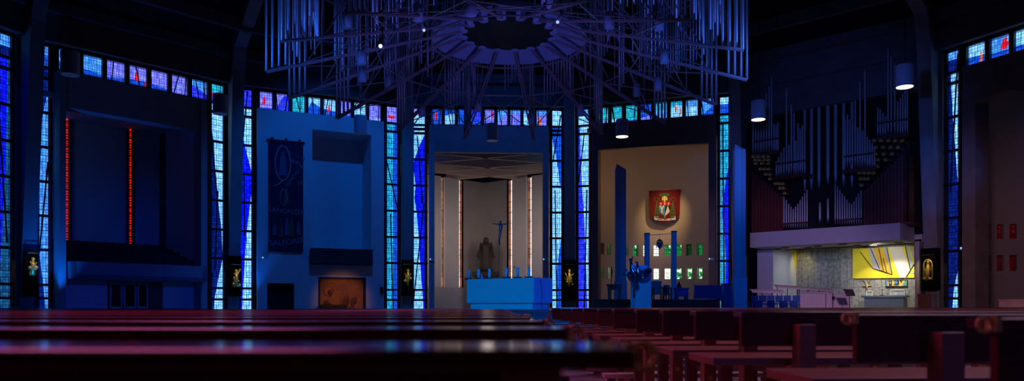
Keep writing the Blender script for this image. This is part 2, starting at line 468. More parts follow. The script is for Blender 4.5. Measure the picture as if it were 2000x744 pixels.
def band(b, pl_, pr_, n, low, up, poly, red=(), o=.32, u=None, diag=True):
    ua, ub = (b.U(pl_, o), b.U(pr_, o)) if u is None else u
    W = ub-ua; g = MB(); f = MB(); M = b.M; z0, z1 = 13.54, ZT; H = z1-z0
    def P(fu, fz, k=0.0): return M @ Vector((ua+fu*W, o-k, z0+fz*H))
    rnd = random.Random(int(ua*100))
    for i in range(n):
        cuts = sorted(set([i/n, (i+1)/n]+[x for x, _ in poly if i/n < x < (i+1)/n]))
        lo = low[i % len(low)]; hi = up[i % len(up)]
        for a, c in zip(cuts, cuts[1:]):
            fa, fc = frac_at(poly, a), frac_at(poly, c)
            for q, cc in (([(a, 0), (c, 0), (c, fc), (a, fa)], lo), ([(a, fa), (c, fc), (c, 1), (a, 1)], hi)):
                g.poly([P(x, y) for x, y in q], GI[cc], [(x*W, y*H) for x, y in q])
        f.box(ua+i/n*W-.12, ua+i/n*W+.12, o-.22, o+.06, z0-.02, z1+.02, M)
        if diag:
            for k in range(rnd.choice((0, 1, 2))):
                a = (i+rnd.uniform(.2, .8))/n; c = a+rnd.uniform(-.25, .25)/n
                f.tube(P(a, 0, .05), P(c, 1, .05), .035, 5)
    f.box(ub-.1, ub+.1, o-.22, o+.06, z0, z1, M)
    f.box(ua-.1, ub+.1, o-.22, o+.06, z0-.1, z0+.05, M); f.box(ua-.1, ub+.1, o-.22, o+.06, z1-.03, z1+.14, M)
    for fx, fz, s, c in red:
        s *= .6
        q = [(fx-s/n, fz-.18), (fx+.3*s/n, fz-.22), (fx+s/n, fz+.02), (fx+.4*s/n, fz+.1), (fx+.5*s/n, fz+.3), (fx-.5*s/n, fz+.2)]
        g.poly([P(x, y, .012) for x, y in q], GI[c], [(x*W, y*H) for x, y in q])
    return win(g, f)
b = BAY[-3]; ur = b.U(22, .32)
strip(b, 0, 0, 'royal', 'dteal', [(0, .35), (3, .45), (6, .6), (8, .72), (10, .75), (12, .8), (13.54, .8)], ('navy', 'sky', .5), None, [(.75, 4, .3, 11)], u=(ur-1.05, ur))
band(b, 0, 0, 8, ['navy', 'azure'], ['sky', 'ice'], [(0, .4), (1, .5)], u=(-4.2, ur-1.3))
b = BAY[-2]
strip(b, 71, 97, 'navy', 'sky', [(0, .7), (1.15, .62), (3.74, .2), (5.5, 0), (8.2, 0), (9.25, .12), (11.1, .5), (12.7, 1), (13.54, 1)], ('azure', 'sky', .6), None, [(.2, 3.6, .85, 8.5)])
band(b, 108, 436-30, 7, ['azure', 'azure', 'azure', 'azure', 'azure', 'violet', 'indigo'], ['sky', 'sky', 'violet', 'violet', 'violet', 'violet', 'sky'], [(0, .5), (.3, .2), (.55, .35), (.8, .1), (.86, .8), (1, .3)],
     [(.06, .5, .28, 'red'), (.5, .5, .2, 'red'), (.56, .12, .2, 'red'), (.72, .1, .22, 'red')])
strip(b, 409, 437, 'navy', 'ice', [(0, .3), (1.15, .36), (2.4, .6), (3.74, .92), (5.5, .85), (7.4, .6), (9.25, .42), (11.1, .3), (12.2, .1), (12.96, 0), (13.54, 0)], ('indigo', 'sea', .55), [(.3, 14.0, .18), (.75, 13.8, .12)], [(.35, 3, .55, 8), (.1, 11.5, .5, 7.8)])
b = BAY[-1]
strip(b, 467, 494, 'royal', 'ice', [(0, .2), (1.87, .28), (3.74, .42), (5.57, .56), (7.4, .8), (8.8, 1), (9.25, .95), (11.1, .42), (12.3, .08), (12.96, 0), (13.54, 0)], ('indigo', 'indigo', .5), None, [(.25, 11.4, .6, 14.6), (.4, 5.2, .35, 9.4)])
band(b, 503, 745, 8, ['indigo', 'indigo', 'sea', 'azure', 'azure', 'azure', 'azure', 'ice'], ['violet', 'violet', 'sea', 'ice', 'ice', 'violet', 'ice', 'violet'],
     [(0, .1), (.14, .15), (.2, .9), (.25, .9), (.37, .1), (.42, .75), (.5, .45), (.65, .3), (.86, .05), (1, .2)], [(.05, .5, .18, 'red'), (.56, .45, .16, 'red')])
strip(b, 752, 778, 'teal', 'azure', [(0, .62), (3.74, .62), (7.4, .62), (9.25, .55), (11.1, .6), (12.96, .65), (13.54, .7)], ('violet', 'violet', .5), [(.5, 14.0, .28)], [(0, 11.3, .95, 7.5), (.4, 7.2, .6, .4)])
b = BAY[0]
strip(b, 806, 832, 'ice', 'royal', [(0, .85), (1.87, .72), (3.74, .56), (5.57, .45), (7.4, .3), (8.4, .12), (9.25, .22), (10.6, .05), (11.1, .12), (12.2, .55), (12.96, .95), (13.54, 1)], ('ice', 'violet', .6), None, [(.05, .9, .85, 8), (.35, 12.8, .75, 8), (.1, 13.6, .9, 14.6)])
band(b, 840, 1070, 9, ['azure', 'ice', 'azure', 'azure', 'azure', 'violet', 'violet', 'ice', 'violet'], ['azure', 'azure', 'azure', 'indigo', 'violet', 'sky', 'sky', 'sky', 'sky'],
     [(0, .05), (.12, .6), (.22, .75), (.3, .2), (.42, .3), (.55, .1), (.65, .8), (1, .75)], [(.05, .55, .22, 'red'), (.45, .5, .28, 'red'), (.53, .7, .14, 'red'), (.93, .3, .28, 'orange')])
strip(b, 1076, 1099, 'ice', 'azure', [(0, .5), (1.87, .42), (3.2, .5), (5.57, .85), (7.8, 1), (8.6, .95), (9.25, .8), (11.1, .5), (12.4, .2), (12.96, .06), (13.54, .05)], ('ice', 'ice', .5), None, [(.15, 11, .85, 14.4), (.35, 9, .5, .5)])
b = BAY[1]
strip(b, 1128, 1153, 'indigo', 'ice', [(0, .8), (1.87, .72), (3.74, .66), (5.57, .58), (7.4, .5), (9.25, .35), (11.1, .25), (12.96, .2), (13.54, .2)], ('ice', 'sky', .6), None, [(.1, 9.5, .55, 13), (.75, 9, .55, .5)])
band(b, 1164, 1397, 8, ['violet', 'ice', 'azure', 'violet', 'sky', 'ice', 'ice', 'azure'], ['sea', 'sea', 'sea', 'azure', 'teal', 'teal', 'sky', 'sky'],
     [(0, .12), (.14, .25), (.22, .3), (.3, .1), (.4, .2), (.52, .45), (.7, .75), (.86, .6), (.9, .1), (1, .7)], [(.68, .6, .12, 'orange'), (.72, .4, .1, 'orange')])
strip(b, 1404, 1426, 'teal', 'royal', [(0, .52), (1.87, .55), (3.74, .62), (5.57, .5), (7.0, .3), (8.2, .45), (9.25, .65), (10.5, 1), (13.54, 1)], ('azure', 'ice', .6), None, [(.5, .5, .35, 13)])
b = BAY[3]
strip(b, 1850, 1878, 'navy', 'ice', [(0, .3), (1.87, .5), (3.0, .88), (3.6, 1), (5.2, 1), (5.7, .92), (7.4, .75), (9.25, .58), (11.1, .4), (12.96, .28), (13.54, .25)], ('navy', 'sky', .62), None, [(.25, 7, .8, 14.5)])
band(b, 1888, 2140, 5, ['azure', 'azure', 'azure'], ['ice', 'sky', 'ice'], [(0, .5), (.15, .45), (.2, .35), (.4, .35), (1, .5)], [(.13, .35, .12, 'orange'), (.33, .62, .32, 'red'), (.75, .3, .2, 'red')])

# ------------------------------------------------------------------ chapels between the pillars
def slab(mb, b, u0, u1, o0, o1, z0, z1, mi=0): mb.box(u0, u1, o0, o1, z0, z1, b.M, mi)
G_SLITRED = glass('glass_slit_red', lin(255, 30, 25), lin(200, 12, 12), 1.2, .16, .05, .16)
G_WHITE = glass('glass_slit_white', lin(255, 240, 232), lin(240, 220, 205), 2.2, 5, .02, .8)
G_AMBER = glass('glass_slit_amber', lin(165, 95, 60), lin(115, 72, 58), 1.0, 5, .03, .8)
DKRED = mat('red_spill_reveal', (.20, .05, .05), .8)  # red spill from the slit pane coloured into the reveal
TIERW = mat('dark_tribune_seating', (.035, .022, .022), .8, var=.3)

# --- tribune bay on the left -------------------------------------------------
b = BAY[-2]; of = -.9
ul, ul2, ur, ur2 = b.U(117, of), b.U(129, of), b.U(393, of), b.U(405, of)
zl = b.Z(133, 214, of); zr = b.Z(393, 250, of)
mb = MB(); slab(mb, b, ul, ul2, of, .1, 0, 13.3); slab(mb, b, ur, ur2, of, .1, 0, 13.3)
slab(mb, b, ul2, ur, of+.12, .1, (zl+zr)/2, 13.3)
struct(mb.build('wall_tribune_portal', mat('grey_portal_concrete', (.42, .42, .42), .85, var=.2, scale=1.2)))
lamp('SPOT', 'jamb_fill', b.at(ul-1.0, -1.9, .4), b.at(ul, -.45, 5.0), 900, (0.0, 0.13, 1.0), .1, 60, .8)  # added floor spot for the window light on the jamb
ob = 5.0
mb = MB()
zc = (zl+zr)/2+.6
slab(mb, b, ul2-4.5, ur2+.2, ob, ob+.3, 0, zc); slab(mb, b, ul2-4.8, ul2-4.5, .1, ob, 0, zc); slab(mb, b, ur, ur+.3, .1, ob, 0, zc)
slab(mb, b, ul2-4.8, ur2+.2, .1, ob+.3, zc, zc+.3)
uA = b.U(345, 4.6)
mb2 = MB(); slab(mb2, b, uA, ur, 4.0, ob, 0, zc)
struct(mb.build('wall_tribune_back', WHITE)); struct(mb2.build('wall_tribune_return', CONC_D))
for (xa, xb, xc, yt, yb) in ((128, 133, 140, 225, 475), (252, 256.5, 263, 247, 480)):
    o_ = ob-.35
    u0, u1, u2 = b.U(xa, o_), b.U(xb, o_), b.U(xc, o_)
    z0, z1 = b.Z(xb, yb, o_), b.Z(xb, yt, o_)
    f = MB(); slab(f, b, u0-.04, u2+.03, o_+.02, ob+.05, z0-.1, z1+.1); slab(f, b, u0-.06, u0, o_-.03, ob, z0-.1, z1+.1)
    slab(f, b, u0-.06, u2, o_-.03, ob, z1, z1+.1); slab(f, b, u0-.06, u2, o_-.03, ob, z0-.1, z0)
    WN[0] += 1
    fr = struct(f.build('window_%d' % WN[0], DARKFR))
    g = MB(); g.poly([b.at(u0, o_, z0), b.at(u1, o_, z0), b.at(u1, o_, z1), b.at(u0, o_, z1)], 0, [(0, z0), (u1-u0, z0), (u1-u0, z1), (0, z1)])
    g.build('stained_glass', G_SLITRED, fr)
    g = MB(); slab(g, b, u1, u2, o_-.12, o_+.02, z0, z1); g.build('reveal', DKRED, fr)
# balcony with raked seating
opar = -1.25
up0, up1 = b.U(138, opar), b.U(404, opar)
zp1 = (b.Z(140, 510, opar)+b.Z(400, 520, opar))/2; zp0 = (b.Z(140, 545, opar)+b.Z(400, 550, opar))/2
mb = MB(); slab(mb, b, up0, up1, opar, opar+.3, zp0, zp1); slab(mb, b, up0, up1, opar, .2, zp0, zp0+.25)
slab(mb, b, up0, up0+.3, opar, .2, zp0, zp1); slab(mb, b, up1-.25, up1, opar, .2, zp0, zp1)
struct(mb.build('wall_tribune_balcony', mat('balcony_concrete', (.34, .34, .36), .85, var=.2)))
mb = MB(); zt = b.Z(200, 482, 4.0)
NT = 5
for k in range(NT):
    slab(mb, b, ul2+.03, uA-.05-.25*k, -.55+k*.95, ob-.02, zp0+.3+(zt-zp0-.8)*k/NT, zp0+.3+(zt-zp0-.8)*(k+1)/NT)
struct(mb.build('floor_tribune_tiers', TIERW))
for k in range(NT):
    z = zp0+.3+(zt-zp0-.8)*(k+1)/NT; o0 = -.55+k*.95+.45; ua, ub = ul2+.1, uA-.15-.25*k
    t = thing('tribune_bench', b.root((ua+ub)/2, o0, z), '%s long dark bench of the raked seating above the balcony' % ['front', 'second', 'middle', 'fourth', 'rearmost'][k], 'bench', 'benches of the raked balcony seating')
    m1 = MB(); slab(m1, b, ua, ub, o0-.2, o0+.2, z+.36, z+.42); m1.build('seat', TIERW, t)
    m1 = MB(); slab(m1, b, ua, ub, o0+.18, o0+.24, z+.42, z+.78); m1.build('backrest', TIERW, t)
    for q in (.08, .5, .92):
        m1 = MB(); u_ = ua+(ub-ua)*q; slab(m1, b, u_-.05, u_+.05, o0-.18, o0+.22, z, z+.36); m1.build('leg', TIERW, t)
t = thing('handrail', b.root(b.U(290, 4.2), 4.2, zt-.2), 'dark handrail on posts behind the raked balcony seating', 'handrail')
m1 = MB(); z = b.Z(290, 482, 4.2); m1.tube(b.at(b.U(262, 4.2), 4.2, z), b.at(b.U(316, 4.2), 4.2, z-.02), .05, 8); m1.build('rail', DARKFR, t, True)
for px in (268, 309):
    m1 = MB(); m1.tube(b.at(b.U(px, 4.2), 4.2, z-.9), b.at(b.U(px, 4.2), 4.2, z), .05, 8); m1.build('post', DARKFR, t, True)
for px, y0, y1, nm in ((372, 463, 494, 'left'), (389, 480, 512, 'right')):
    o_ = 3.8 if px < 380 else 1.2
    m1 = MB(); u = b.U(px, o_); slab(m1, b, u-.07, u+.07, o_-.05, o_+.05, b.Z(px, y1, o_), b.Z(px, y0, o_))
    tag(m1.build('wall_light', mat('pale_opal_tube', (.55, .6, .7), .4, emit=(.03, .10, .45), es=.5)), 'slim pale upright wall light right of the balcony seats, the %s' % ('higher one' if px < 380 else 'lower one'), 'wall light', 'slim wall lights by the balcony')
# wall and doors below the balcony
ow = .1
ud = [b.U(x, ow) for x in (129, 210, 318, 405)]
mb = MB(); slab(mb, b, ud[0], ud[1], ow, ow+.3, 0, zp0); slab(mb, b, ud[2], ud[3], ow, ow+.3, 0, zp0)
zd = b.Z(260, 550, ow); slab(mb, b, ud[1], ud[2], ow, ow+.3, zd, zp0)
struct(mb.build('wall_tribune_lower', WHITE))
DGL = mat('dark_door_glass', (.010, .010, .014), .08, var=.1)
mb = MB(); slab(mb, b, ud[1], ud[2], ow+1.6, ow+1.8, 0, zd); slab(mb, b, ud[2], ud[2]+.2, ow+.3, ow+1.6, 0, zd); slab(mb, b, ud[1]-.2, ud[1], ow+.3, ow+1.6, 0, zd)
struct(mb.build('wall_lobby', CONC_D))
for k, (xa, xb) in enumerate(((214, 239), (241, 266), (268, 289))):
    ua, ub = b.U(xa, ow+.2), b.U(xb, ow+.2)
    m1 = MB(); fr = .09
    slab(m1, b, ua, ua+fr, ow+.15, ow+.25, 0, zd-.05); slab(m1, b, ub-fr, ub, ow+.15, ow+.25, 0, zd-.05)
    slab(m1, b, ua, ub, ow+.15, ow+.25, zd-.2, zd-.05); slab(m1, b, ua, ub, ow+.15, ow+.25, 0, .7)
    d = struct(m1.build('door_%d' % (k+1), STEELP))
    m1 = MB(); slab(m1, b, ua+fr, ub-fr, ow+.18, ow+.22, .7, zd-.2); m1.build('pane', DGL, d)
    m1 = MB(); m1.tube(b.at(ub-.16, ow+.08, 1.0), b.at(ub-.16, ow+.08, 1.9), .025, 8); m1.build('handle', CHROME, d)
m1 = MB(); ua, ub = b.U(291, ow+.2), b.U(316, ow+.2)
slab(m1, b, ua, ub, ow+.15, ow+.22, 0, zd-.05)
for q in range(1, 4): slab(m1, b, ua, ub, ow+.13, ow+.16, zd*q/4-.02, zd*q/4+.02)
struct(m1.build('door_4', WOODR))
# framed notice on the plaster
t = thing('notice_frame', b.root(b.U(167, ow-.05), ow-.05, b.Z(167, 591, ow)), 'small framed notice sheet on the blue-lit plaster left of the glass doors', 'notice')
ua, ub = b.U(159, ow-.03), b.U(175, ow-.03); z0, z1 = b.Z(167, 591, ow), b.Z(167, 579, ow)
m1 = MB()
for (a, c, d_, e) in ((ua, ub, z0, z0+.03), (ua, ub, z1-.03, z1), (ua, ua+.03, z0, z1), (ub-.03, ub, z0, z1), (ua, ub, (z0+z1)/2-.012, (z0+z1)/2+.012), ((ua*.6+ub*.4), (ua*.6+ub*.4)+.02, z0, z1)): slab(m1, b, a, c, ow-.05, ow-.01, d_, e)
m1.build('frame', ALU, t); m1 = MB(); slab(m1, b, ua, ub, ow-.02, ow, z0, z1); m1.build('sheet', WHITE, t)

# --- banner bay --------------------------------------------------------------
b = BAY[-1]; of = -.4
us = [b.U(x, of) for x in (503, 522, 575, 610, 622, 714, 725, 750)]
z_top = 13.45; z_r0 = b.Z(610, 488, of); z_r1 = (b.Z(612, 254, of)+b.Z(722, 262, of))/2; z_d = b.Z(548, 553, of); z_w = b.Z(668, 542, of)
zs = [0, z_d, z_w, z_r0, z_r1, z_top]
if z_w < z_d: zs = [0, z_w, z_d, z_r0, z_r1, z_top]
holes = set()
for i in range(7):
    for j in range(5):
        um, zm = (us[i]+us[i+1])/2, (zs[j]+zs[j+1])/2
        if us[1] < um < us[2] and zm < z_d: holes.add((i, j))
        if us[4] < um < us[5] and zm < z_w: holes.add((i, j))
        if us[3] < um < us[6] and z_r0 < zm < z_r1: holes.add((i, j))
P = lambda u, z, k: b.at(u, of+k, z)
mb = MB(); wall_grid(mb, us, zs, holes, P)
reveal(mb, us[3], us[6], z_r0, z_r1, P, 2.4); reveal(mb, us[1], us[2], 0, z_d, P, 1.0); reveal(mb, us[4], us[5], 0, z_w, P, .25)
mb.poly([P(us[3], z_r0, 2.4), P(us[6], z_r0, 2.4), P(us[6], z_r1, 2.4), P(us[3], z_r1, 2.4)], 0, [(0, 0), (1, 0), (1, 1), (0, 1)])
mb.poly([P(us[4], 0, .25), P(us[5], 0, .25), P(us[5], z_w, .25), P(us[4], z_w, .25)], 0, [(0, 0), (1, 0), (1, 1), (0, 1)])
for (ua, s_) in ((us[0], 1), (us[-1], 1)): mb.poly([P(ua, 0, 0), P(ua, 0, .7), P(ua, z_top, .7), P(ua, z_top, 0)], 0, [(0, 0), (1, 0), (1, 1), (0, 1)])
mb.poly([P(us[0], z_top, 0), P(us[-1], z_top, 0), P(us[-1], z_top, .7), P(us[0], z_top, .7)], 0, [(0, 0), (1, 0), (1, 1), (0, 1)])
struct(mb.build('wall_banner_bay', WHITE))
m1 = MB(); slab(m1, b, us[1], us[2], of+.5, of+.6, 0, z_d)
um = (us[1]+us[2])/2; slab(m1, b, um-.02, um+.02, of+.47, of+.5, 0, z_d)
for q in (0, 1): slab(m1, b, us[1]+.1+q*(um-us[1]), um-.1+q*(um-us[1]), of+.46, of+.5, .3, z_d-.3)
struct(m1.build('door_5', BLACK))
lamp('SPOT', 'jamb_fill', b.at(us[0]-.9, -1.0, .4), b.at(us[0], -.1, 5.0), 420, (0.0, 0.13, 1.0), .1, 50, .8)  # added floor spot, window light on the banner wall edge
# dark box balcony under the recess
t = thing('box_balcony', b.root(b.U(668, of), of, b.Z(610, 516, of)), 'dark box-shaped balcony front below the tall wall recess', 'balcony')
ua, ub = b.U(608, of-.5), b.U(728, of-.5); z0, z1 = b.Z(668, 517, of-.5), b.Z(668, 488, of-.5)
m1 = MB(); slab(m1, b, ua, ub, of-.5, of-.4, z0, z1); slab(m1, b, ua, ua+.1, of-.4, of, z0, z1); slab(m1, b, ub-.1, ub, of-.4, of, z0, z1); slab(m1, b, ua, ub, of-.5, of, z0, z0+.1)
m1.build('front', mat('dark_stained_board', (.05, .05, .06), .8), t)
m1 = MB(); slab(m1, b, ua-.03, ub+.03, of-.53, of-.37, z1, z1+.07); m1.build('coping', BLACK, t)
# carved wooden relief
t = thing('carved_panel', b.root((us[4]+us[5])/2, of+.2, 0), 'large orange-brown carved wooden relief panel in a dark frame by the doorway', 'carving')
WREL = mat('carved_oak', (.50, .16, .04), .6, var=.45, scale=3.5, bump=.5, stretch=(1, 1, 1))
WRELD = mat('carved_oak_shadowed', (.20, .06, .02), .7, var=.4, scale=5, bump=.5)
m1 = MB(); slab(m1, b, us[4]+.1, us[5]-.1, of+.12, of+.2, 0, z_w-.1); m1.build('board', WREL, t)
m1 = MB(); slab(m1, b, us[4]-.02, us[4]+.12, of-.02, of+.2, 0, z_w); slab(m1, b, us[5]-.14, us[5]+.02, of-.02, of+.2, 0, z_w); slab(m1, b, us[4], us[5], of-.02, of+.2, z_w-.12, z_w+.02); m1.build('frame', BLACK, t)
def ring_bar(mb, b, uc, zc_, o, rx, rz, th, a0=0, a1=2*pi, n=28, dep=.06):
    mb.path([b.at(uc+rx*cos(a0+(a1-a0)*i/n), o, zc_+rz*sin(a0+(a1-a0)*i/n)) for i in range(n+1)], th, 6)
uc = us[4]+(us[5]-us[4])*.22; H = z_w
m1 = MB()
for r in (.42, .56, .70): ring_bar(m1, b, uc, H*.66, of+.11, r, r*.85, .035, .0, pi)
ring_bar(m1, b, uc, H*.66, of+.11, .3, .34, .05)
for q in range(7): m1.path([b.at(uc+.75+.08*q, of+.1, H*.2), b.at(uc+.8+.10*q, of+.1, H*.55), b.at(uc+.7+.13*q, of+.1, H*.85)], .03, 5)
m1.build('carved_rings', WREL, t, True)
m1 = MB()
for (fx, fz, rx, rz) in ((.16, .34, .25, .22), (.22, .30, .2, .18), (.55, .38, .16, .34), (.62, .42, .15, .30), (.72, .36, .16, .32), (.78, .42, .13, .26), (.68, .22, .3, .12), (.24, .60, .18, .24)):
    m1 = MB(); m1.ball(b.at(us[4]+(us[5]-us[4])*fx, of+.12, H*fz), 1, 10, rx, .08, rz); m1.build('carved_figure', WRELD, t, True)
m1 = MB(); ua, ub = b.U(624, of-.6), b.U(680, of-.6); slab(m1, b, ua, ub, of-.8, of-.3, .42, .52); slab(m1, b, ua+.1, ua+.2, of-.75, of-.35, 0, .42); slab(m1, b, ub-.2, ub-.1, of-.75, of-.35, 0, .42); slab(m1, b, ua, ub, of-.34, of-.3, .5, .82)
tag(m1.build('low_bench', BLACK), 'low black bench in front of the carved wooden relief', 'bench')
# small boxes on the jambs
for k, (bb, px, py, o_, w_, lab) in enumerate(((b, 516, 504, of, .35, 'small grey emergency light box at the left edge of the banner wall'), (BAY[0], 843, 507, -.3, .3, 'small grey emergency light box on the left jamb of the statue chapel'), (BAY[0], 1064, 507, -.3, .3, 'small grey emergency light box on the right jamb of the statue chapel'), (BAY[1], 1389, 506, -.3, .35, 'small pale emergency light box right of the shield chapel'), (BAY[3], 1884, 485, -.3, .4, 'small pale emergency light box beside the far right window'))):
    u, z = bb.U(px, o_), bb.Z(px, py, o_)
    t = thing('emergency_light', bb.root(u, o_-.06, z-.1), lab, 'emergency light', 'emergency light boxes on the jambs')
    m1 = MB(); slab(m1, bb, u-w_/2, u+w_/2, o_-.12, o_, z-.09, z+.09); m1.build('case', STEELP, t)
    m1 = MB(); m1.ball(bb.at(u-w_*.3, o_-.13, z+.02), .04, 8); m1.build('lamp', mat('pilot_lamp', (.5, .8, .9), .3, emit=(.3, .75, 1.0), es=1.2), t)
# speaker blob on wall right of relief
m1 = MB(); u = b.U(745, of); z = b.Z(745, 565, of); slab(m1, b, u-.1, u+.1, of-.15, of, z-.3, z+.15); slab(m1, b, u-.05, u+.05, of-.25, of-.1, z-.1, z+.1)
tag(m1.build('wall_telephone', BLACK), 'small black wall telephone box right of the carved wooden relief', 'telephone')

lamp('SPOT', 'relief_fill', b.at((us[4]+us[5])/2, of-4.5, 2.6), b.at((us[4]+us[5])/2, of+.2, 1.1), 150, (1.0, .42, .10), .3, 52, .8)  # added floating warm lamp to keep the oak orange
# --- banner ------------------------------------------------------------------
def glyphs(text, name, M, size, m, parent, bend=None):
    c = bpy.data.curves.new('tmp', 'FONT'); c.body = text; c.size = size; c.extrude = .004; c.align_x = 'CENTER'; c.align_y = 'CENTER'
    o = bpy.data.objects.new('tmp', c); COL.objects.link(o)
    dg = bpy.context.evaluated_depsgraph_get(); me = bpy.data.meshes.new_from_object(o.evaluated_get(dg))
    COL.objects.unlink(o); bpy.data.objects.remove(o)
    me.materials.clear(); me.materials.append(m)
    for v in me.vertices:
        x, y, z = v.co
        if bend: y = y+bend*x*x
        v.co = ROOT_M[parent].inverted() @ (M @ Vector((x, y, z)))
    q = bpy.data.objects.new(name, me); COL.objects.link(q); q.parent = parent
    return q
ob_ = of-.12
ua, ub = b.U(525, ob_), b.U(592, ob_); zb0, zb1 = (b.Z(525, 490, ob_)+b.Z(592, 494, ob_))/2, (b.Z(525, 274, ob_)+b.Z(592, 279, ob_))/2
W_, H_ = ub-ua, zb1-zb0
t = thing('banner', b.root((ua+ub)/2, ob_, zb0), 'long dark blue hanging banner with pale lettering and figures on the blue wall', 'banner')
m1 = MB(); n = 12
rings = []
for i in range(n+1):
    u = ua+W_*i/n; o_ = ob_+.03*sin(i*1.9)
    rings.append([b.at(u, o_, zb0), b.at(u, o_+.02, zb0), b.at(u, o_+.02, zb1), b.at(u, o_, zb1)])
m1.loft(rings); m1.build('cloth', NAVYCL, t)
m1 = MB(); m1.tube(b.at(ua-.12, ob_+.01, zb1+.03), b.at(ub+.12, ob_+.01, zb1+.03), .05, 8)
m1.build('rod', DARKFR, t, True)
for q in (.1, .5, .9):
    m1 = MB(); slab(m1, b, ua+W_*q-.08, ua+W_*q+.08, ob_-.06, ob_+.07, zb1-.05, zb1+.2); m1.build('hanger', DARKFR, t)
PALE = mat('pale_blue_applique', (.22, .30, .42), .9, var=.1); PALED = mat('grey_blue_applique', (.08, .12, .22), .9, var=.2); REDA = mat('red_applique', (.28, .05, .06), .9); OCH = mat('ochre_applique', (.22, .13, .05), .9); TEALA = mat('teal_applique', (.08, .28, .42), .9)
BM = lambda fx, fz, tilt=0: b.root(ua+W_*fx, ob_-.045, zb0+H_*fz) @ Matrix.Rotation(pi/2, 4, 'X') @ Matrix.Rotation(tilt, 4, 'Z')
glyphs('HEXHAM', 'lettering', BM(.74, .885, -.35), .34, PALED, t, -.08); glyphs('AND', 'lettering', BM(.76, .82, -.3), .34, PALE, t)
glyphs('NEWCASTLE', 'lettering', BM(.74, .69, .95), .30, PALE, t, .06)
glyphs('LANCASTER', 'lettering', BM(.52, .365, -.06), .42, PALE, t, .03); glyphs('SALFORD', 'lettering', BM(.50, .085, .13), .5, PALE, t, .05)
m1 = MB()
def on(fx, fz, k=.04): return b.at(ua+W_*fx, ob_-k, zb0+H_*fz)
pts = []
for i in range(41):
    a = 2*pi*i/40; z = .80+.155*cos(a); x = .40+.22*math.copysign(abs(sin(a))**1.0, sin(a))*(1 if cos(a) > 0 else 1)
    pts.append(on(x, z))
m1.path(pts, .05, 6, cap=False); m1.path([on(.40, .645), on(.28, .61), on(.12, .585)], .05, 6)
m1.build('mandorla_border', PALE, t, True)
def figure(mb, fx, fz, w_, h_):
    q = [(fx-w_*.5, fz), (fx+w_*.5, fz), (fx+w_*.42, fz+h_*.5), (fx+w_*.3, fz+h_*.78), (fx+w_*.12, fz+h_*.84), (fx-w_*.12, fz+h_*.84), (fx-w_*.3, fz+h_*.78), (fx-w_*.42, fz+h_*.45)]
    mb.prism([on(x, z) for x, z in q], b.o*-.015)
    mb.ball(on(fx, fz+h_*.91), h_*.085*H_, 10, 1, .25, 1)
m1 = MB(); figure(m1, .40, .69, .24, .22); m1.build('applique_figure', PALED, t)
for fx, fz, w_, h_, mm in ((.34, .13, .14, .17, REDA), (.52, .15, .15, .16, PALED), (.66, .14, .15, .17, OCH), (.86, .16, .13, .12, PALED), (.50, .43, .16, .15, OCH), (.16, .15, .12, .1, PALED)):
    m1 = MB(); figure(m1, fx, fz, w_, h_); m1.build('applique_figure', mm, t)
m1 = MB(); m1.path([on(.42+.09*sin(a*2*pi/16), .49+.075*cos(a*2*pi/16)) for a in range(17)], .03, 5); m1.build('applique_ring', TEALA, t, True)
m1 = MB(); m1.path([on(.9+.05*sin(a*2*pi/10), .635+.014*cos(a*2*pi/10)) for a in range(11)], .03, 5); m1.build('applique_ring', TEALA, t, True)
m1 = MB()
m1.path([on(.38, .22), on(.36, .14)], .025, 5)
m1.build('applique_staff', TEALA, t)

# --- statue chapel in the middle ---------------------------------------------
b = BAY[0]; of = -.3
u0, u1, u2, u3 = (b.U(x, of) for x in (838, 848, 1061, 1072))
zl_ = (b.Z(848, 297, of)+b.Z(1061, 297, of))/2
mb = MB(); slab(mb, b, u0, u1, of, .3, 0, 13.45); slab(mb, b, u2, u3, of, .3, 0, 13.45); slab(mb, b, u1, u2, of+.1, .3, zl_, 13.45)
struct(mb.build('wall_statue_portal', mat('blue_grey_portal', (.38, .40, .42), .85, var=.35, scale=1.4)))
zc = zl_
PTS = {'A': pix(822, 61.8), 'B': pix(905, 65.1), 'C': pix(946, 66.8), 'D': pix(990, 65.1), 'E': pix(1088, 61.4)}
def seg_x(p, q, px):       # point on wall line p-q seen at px
    k = (px-1000)/F
    t_ = (p.x-k*p.y)/((p.x-k*p.y)-(q.x-k*q.y)); return p.lerp(q, t_)
zdado = 2.3
L_ = [(PTS['A'], PTS['B'], [822, 862, 869, 897, 905]), (PTS['D'], PTS['E'], [990, 1000, 1028, 1038, 1088])]
mw = MB(); md = MB()
slits = [(0, 1, 2), (0, 3, 4), (1, 0, 1), (1, 2, 3)]
for wi, (p, q, xs) in enumerate(L_):
    dirn = (q-p).normalized(); nrm = Vector((-dirn.y, dirn.x, 0))
    if nrm.y < 0: nrm = -nrm
    for i in range(len(xs)-1):
        a, c = seg_x(p, q, xs[i]), seg_x(p, q, xs[i+1])
        md.prism([a, c, c+nrm*.3, a+nrm*.3], (0, 0, zdado))
        if (wi, i, i+1) in slits: continue
        mw.prism([a+Vector((0, 0, zdado)), c+Vector((0, 0, zdado)), c+nrm*.3+Vector((0, 0, zdado)), a+nrm*.3+Vector((0, 0, zdado))], (0, 0, zc-zdado))
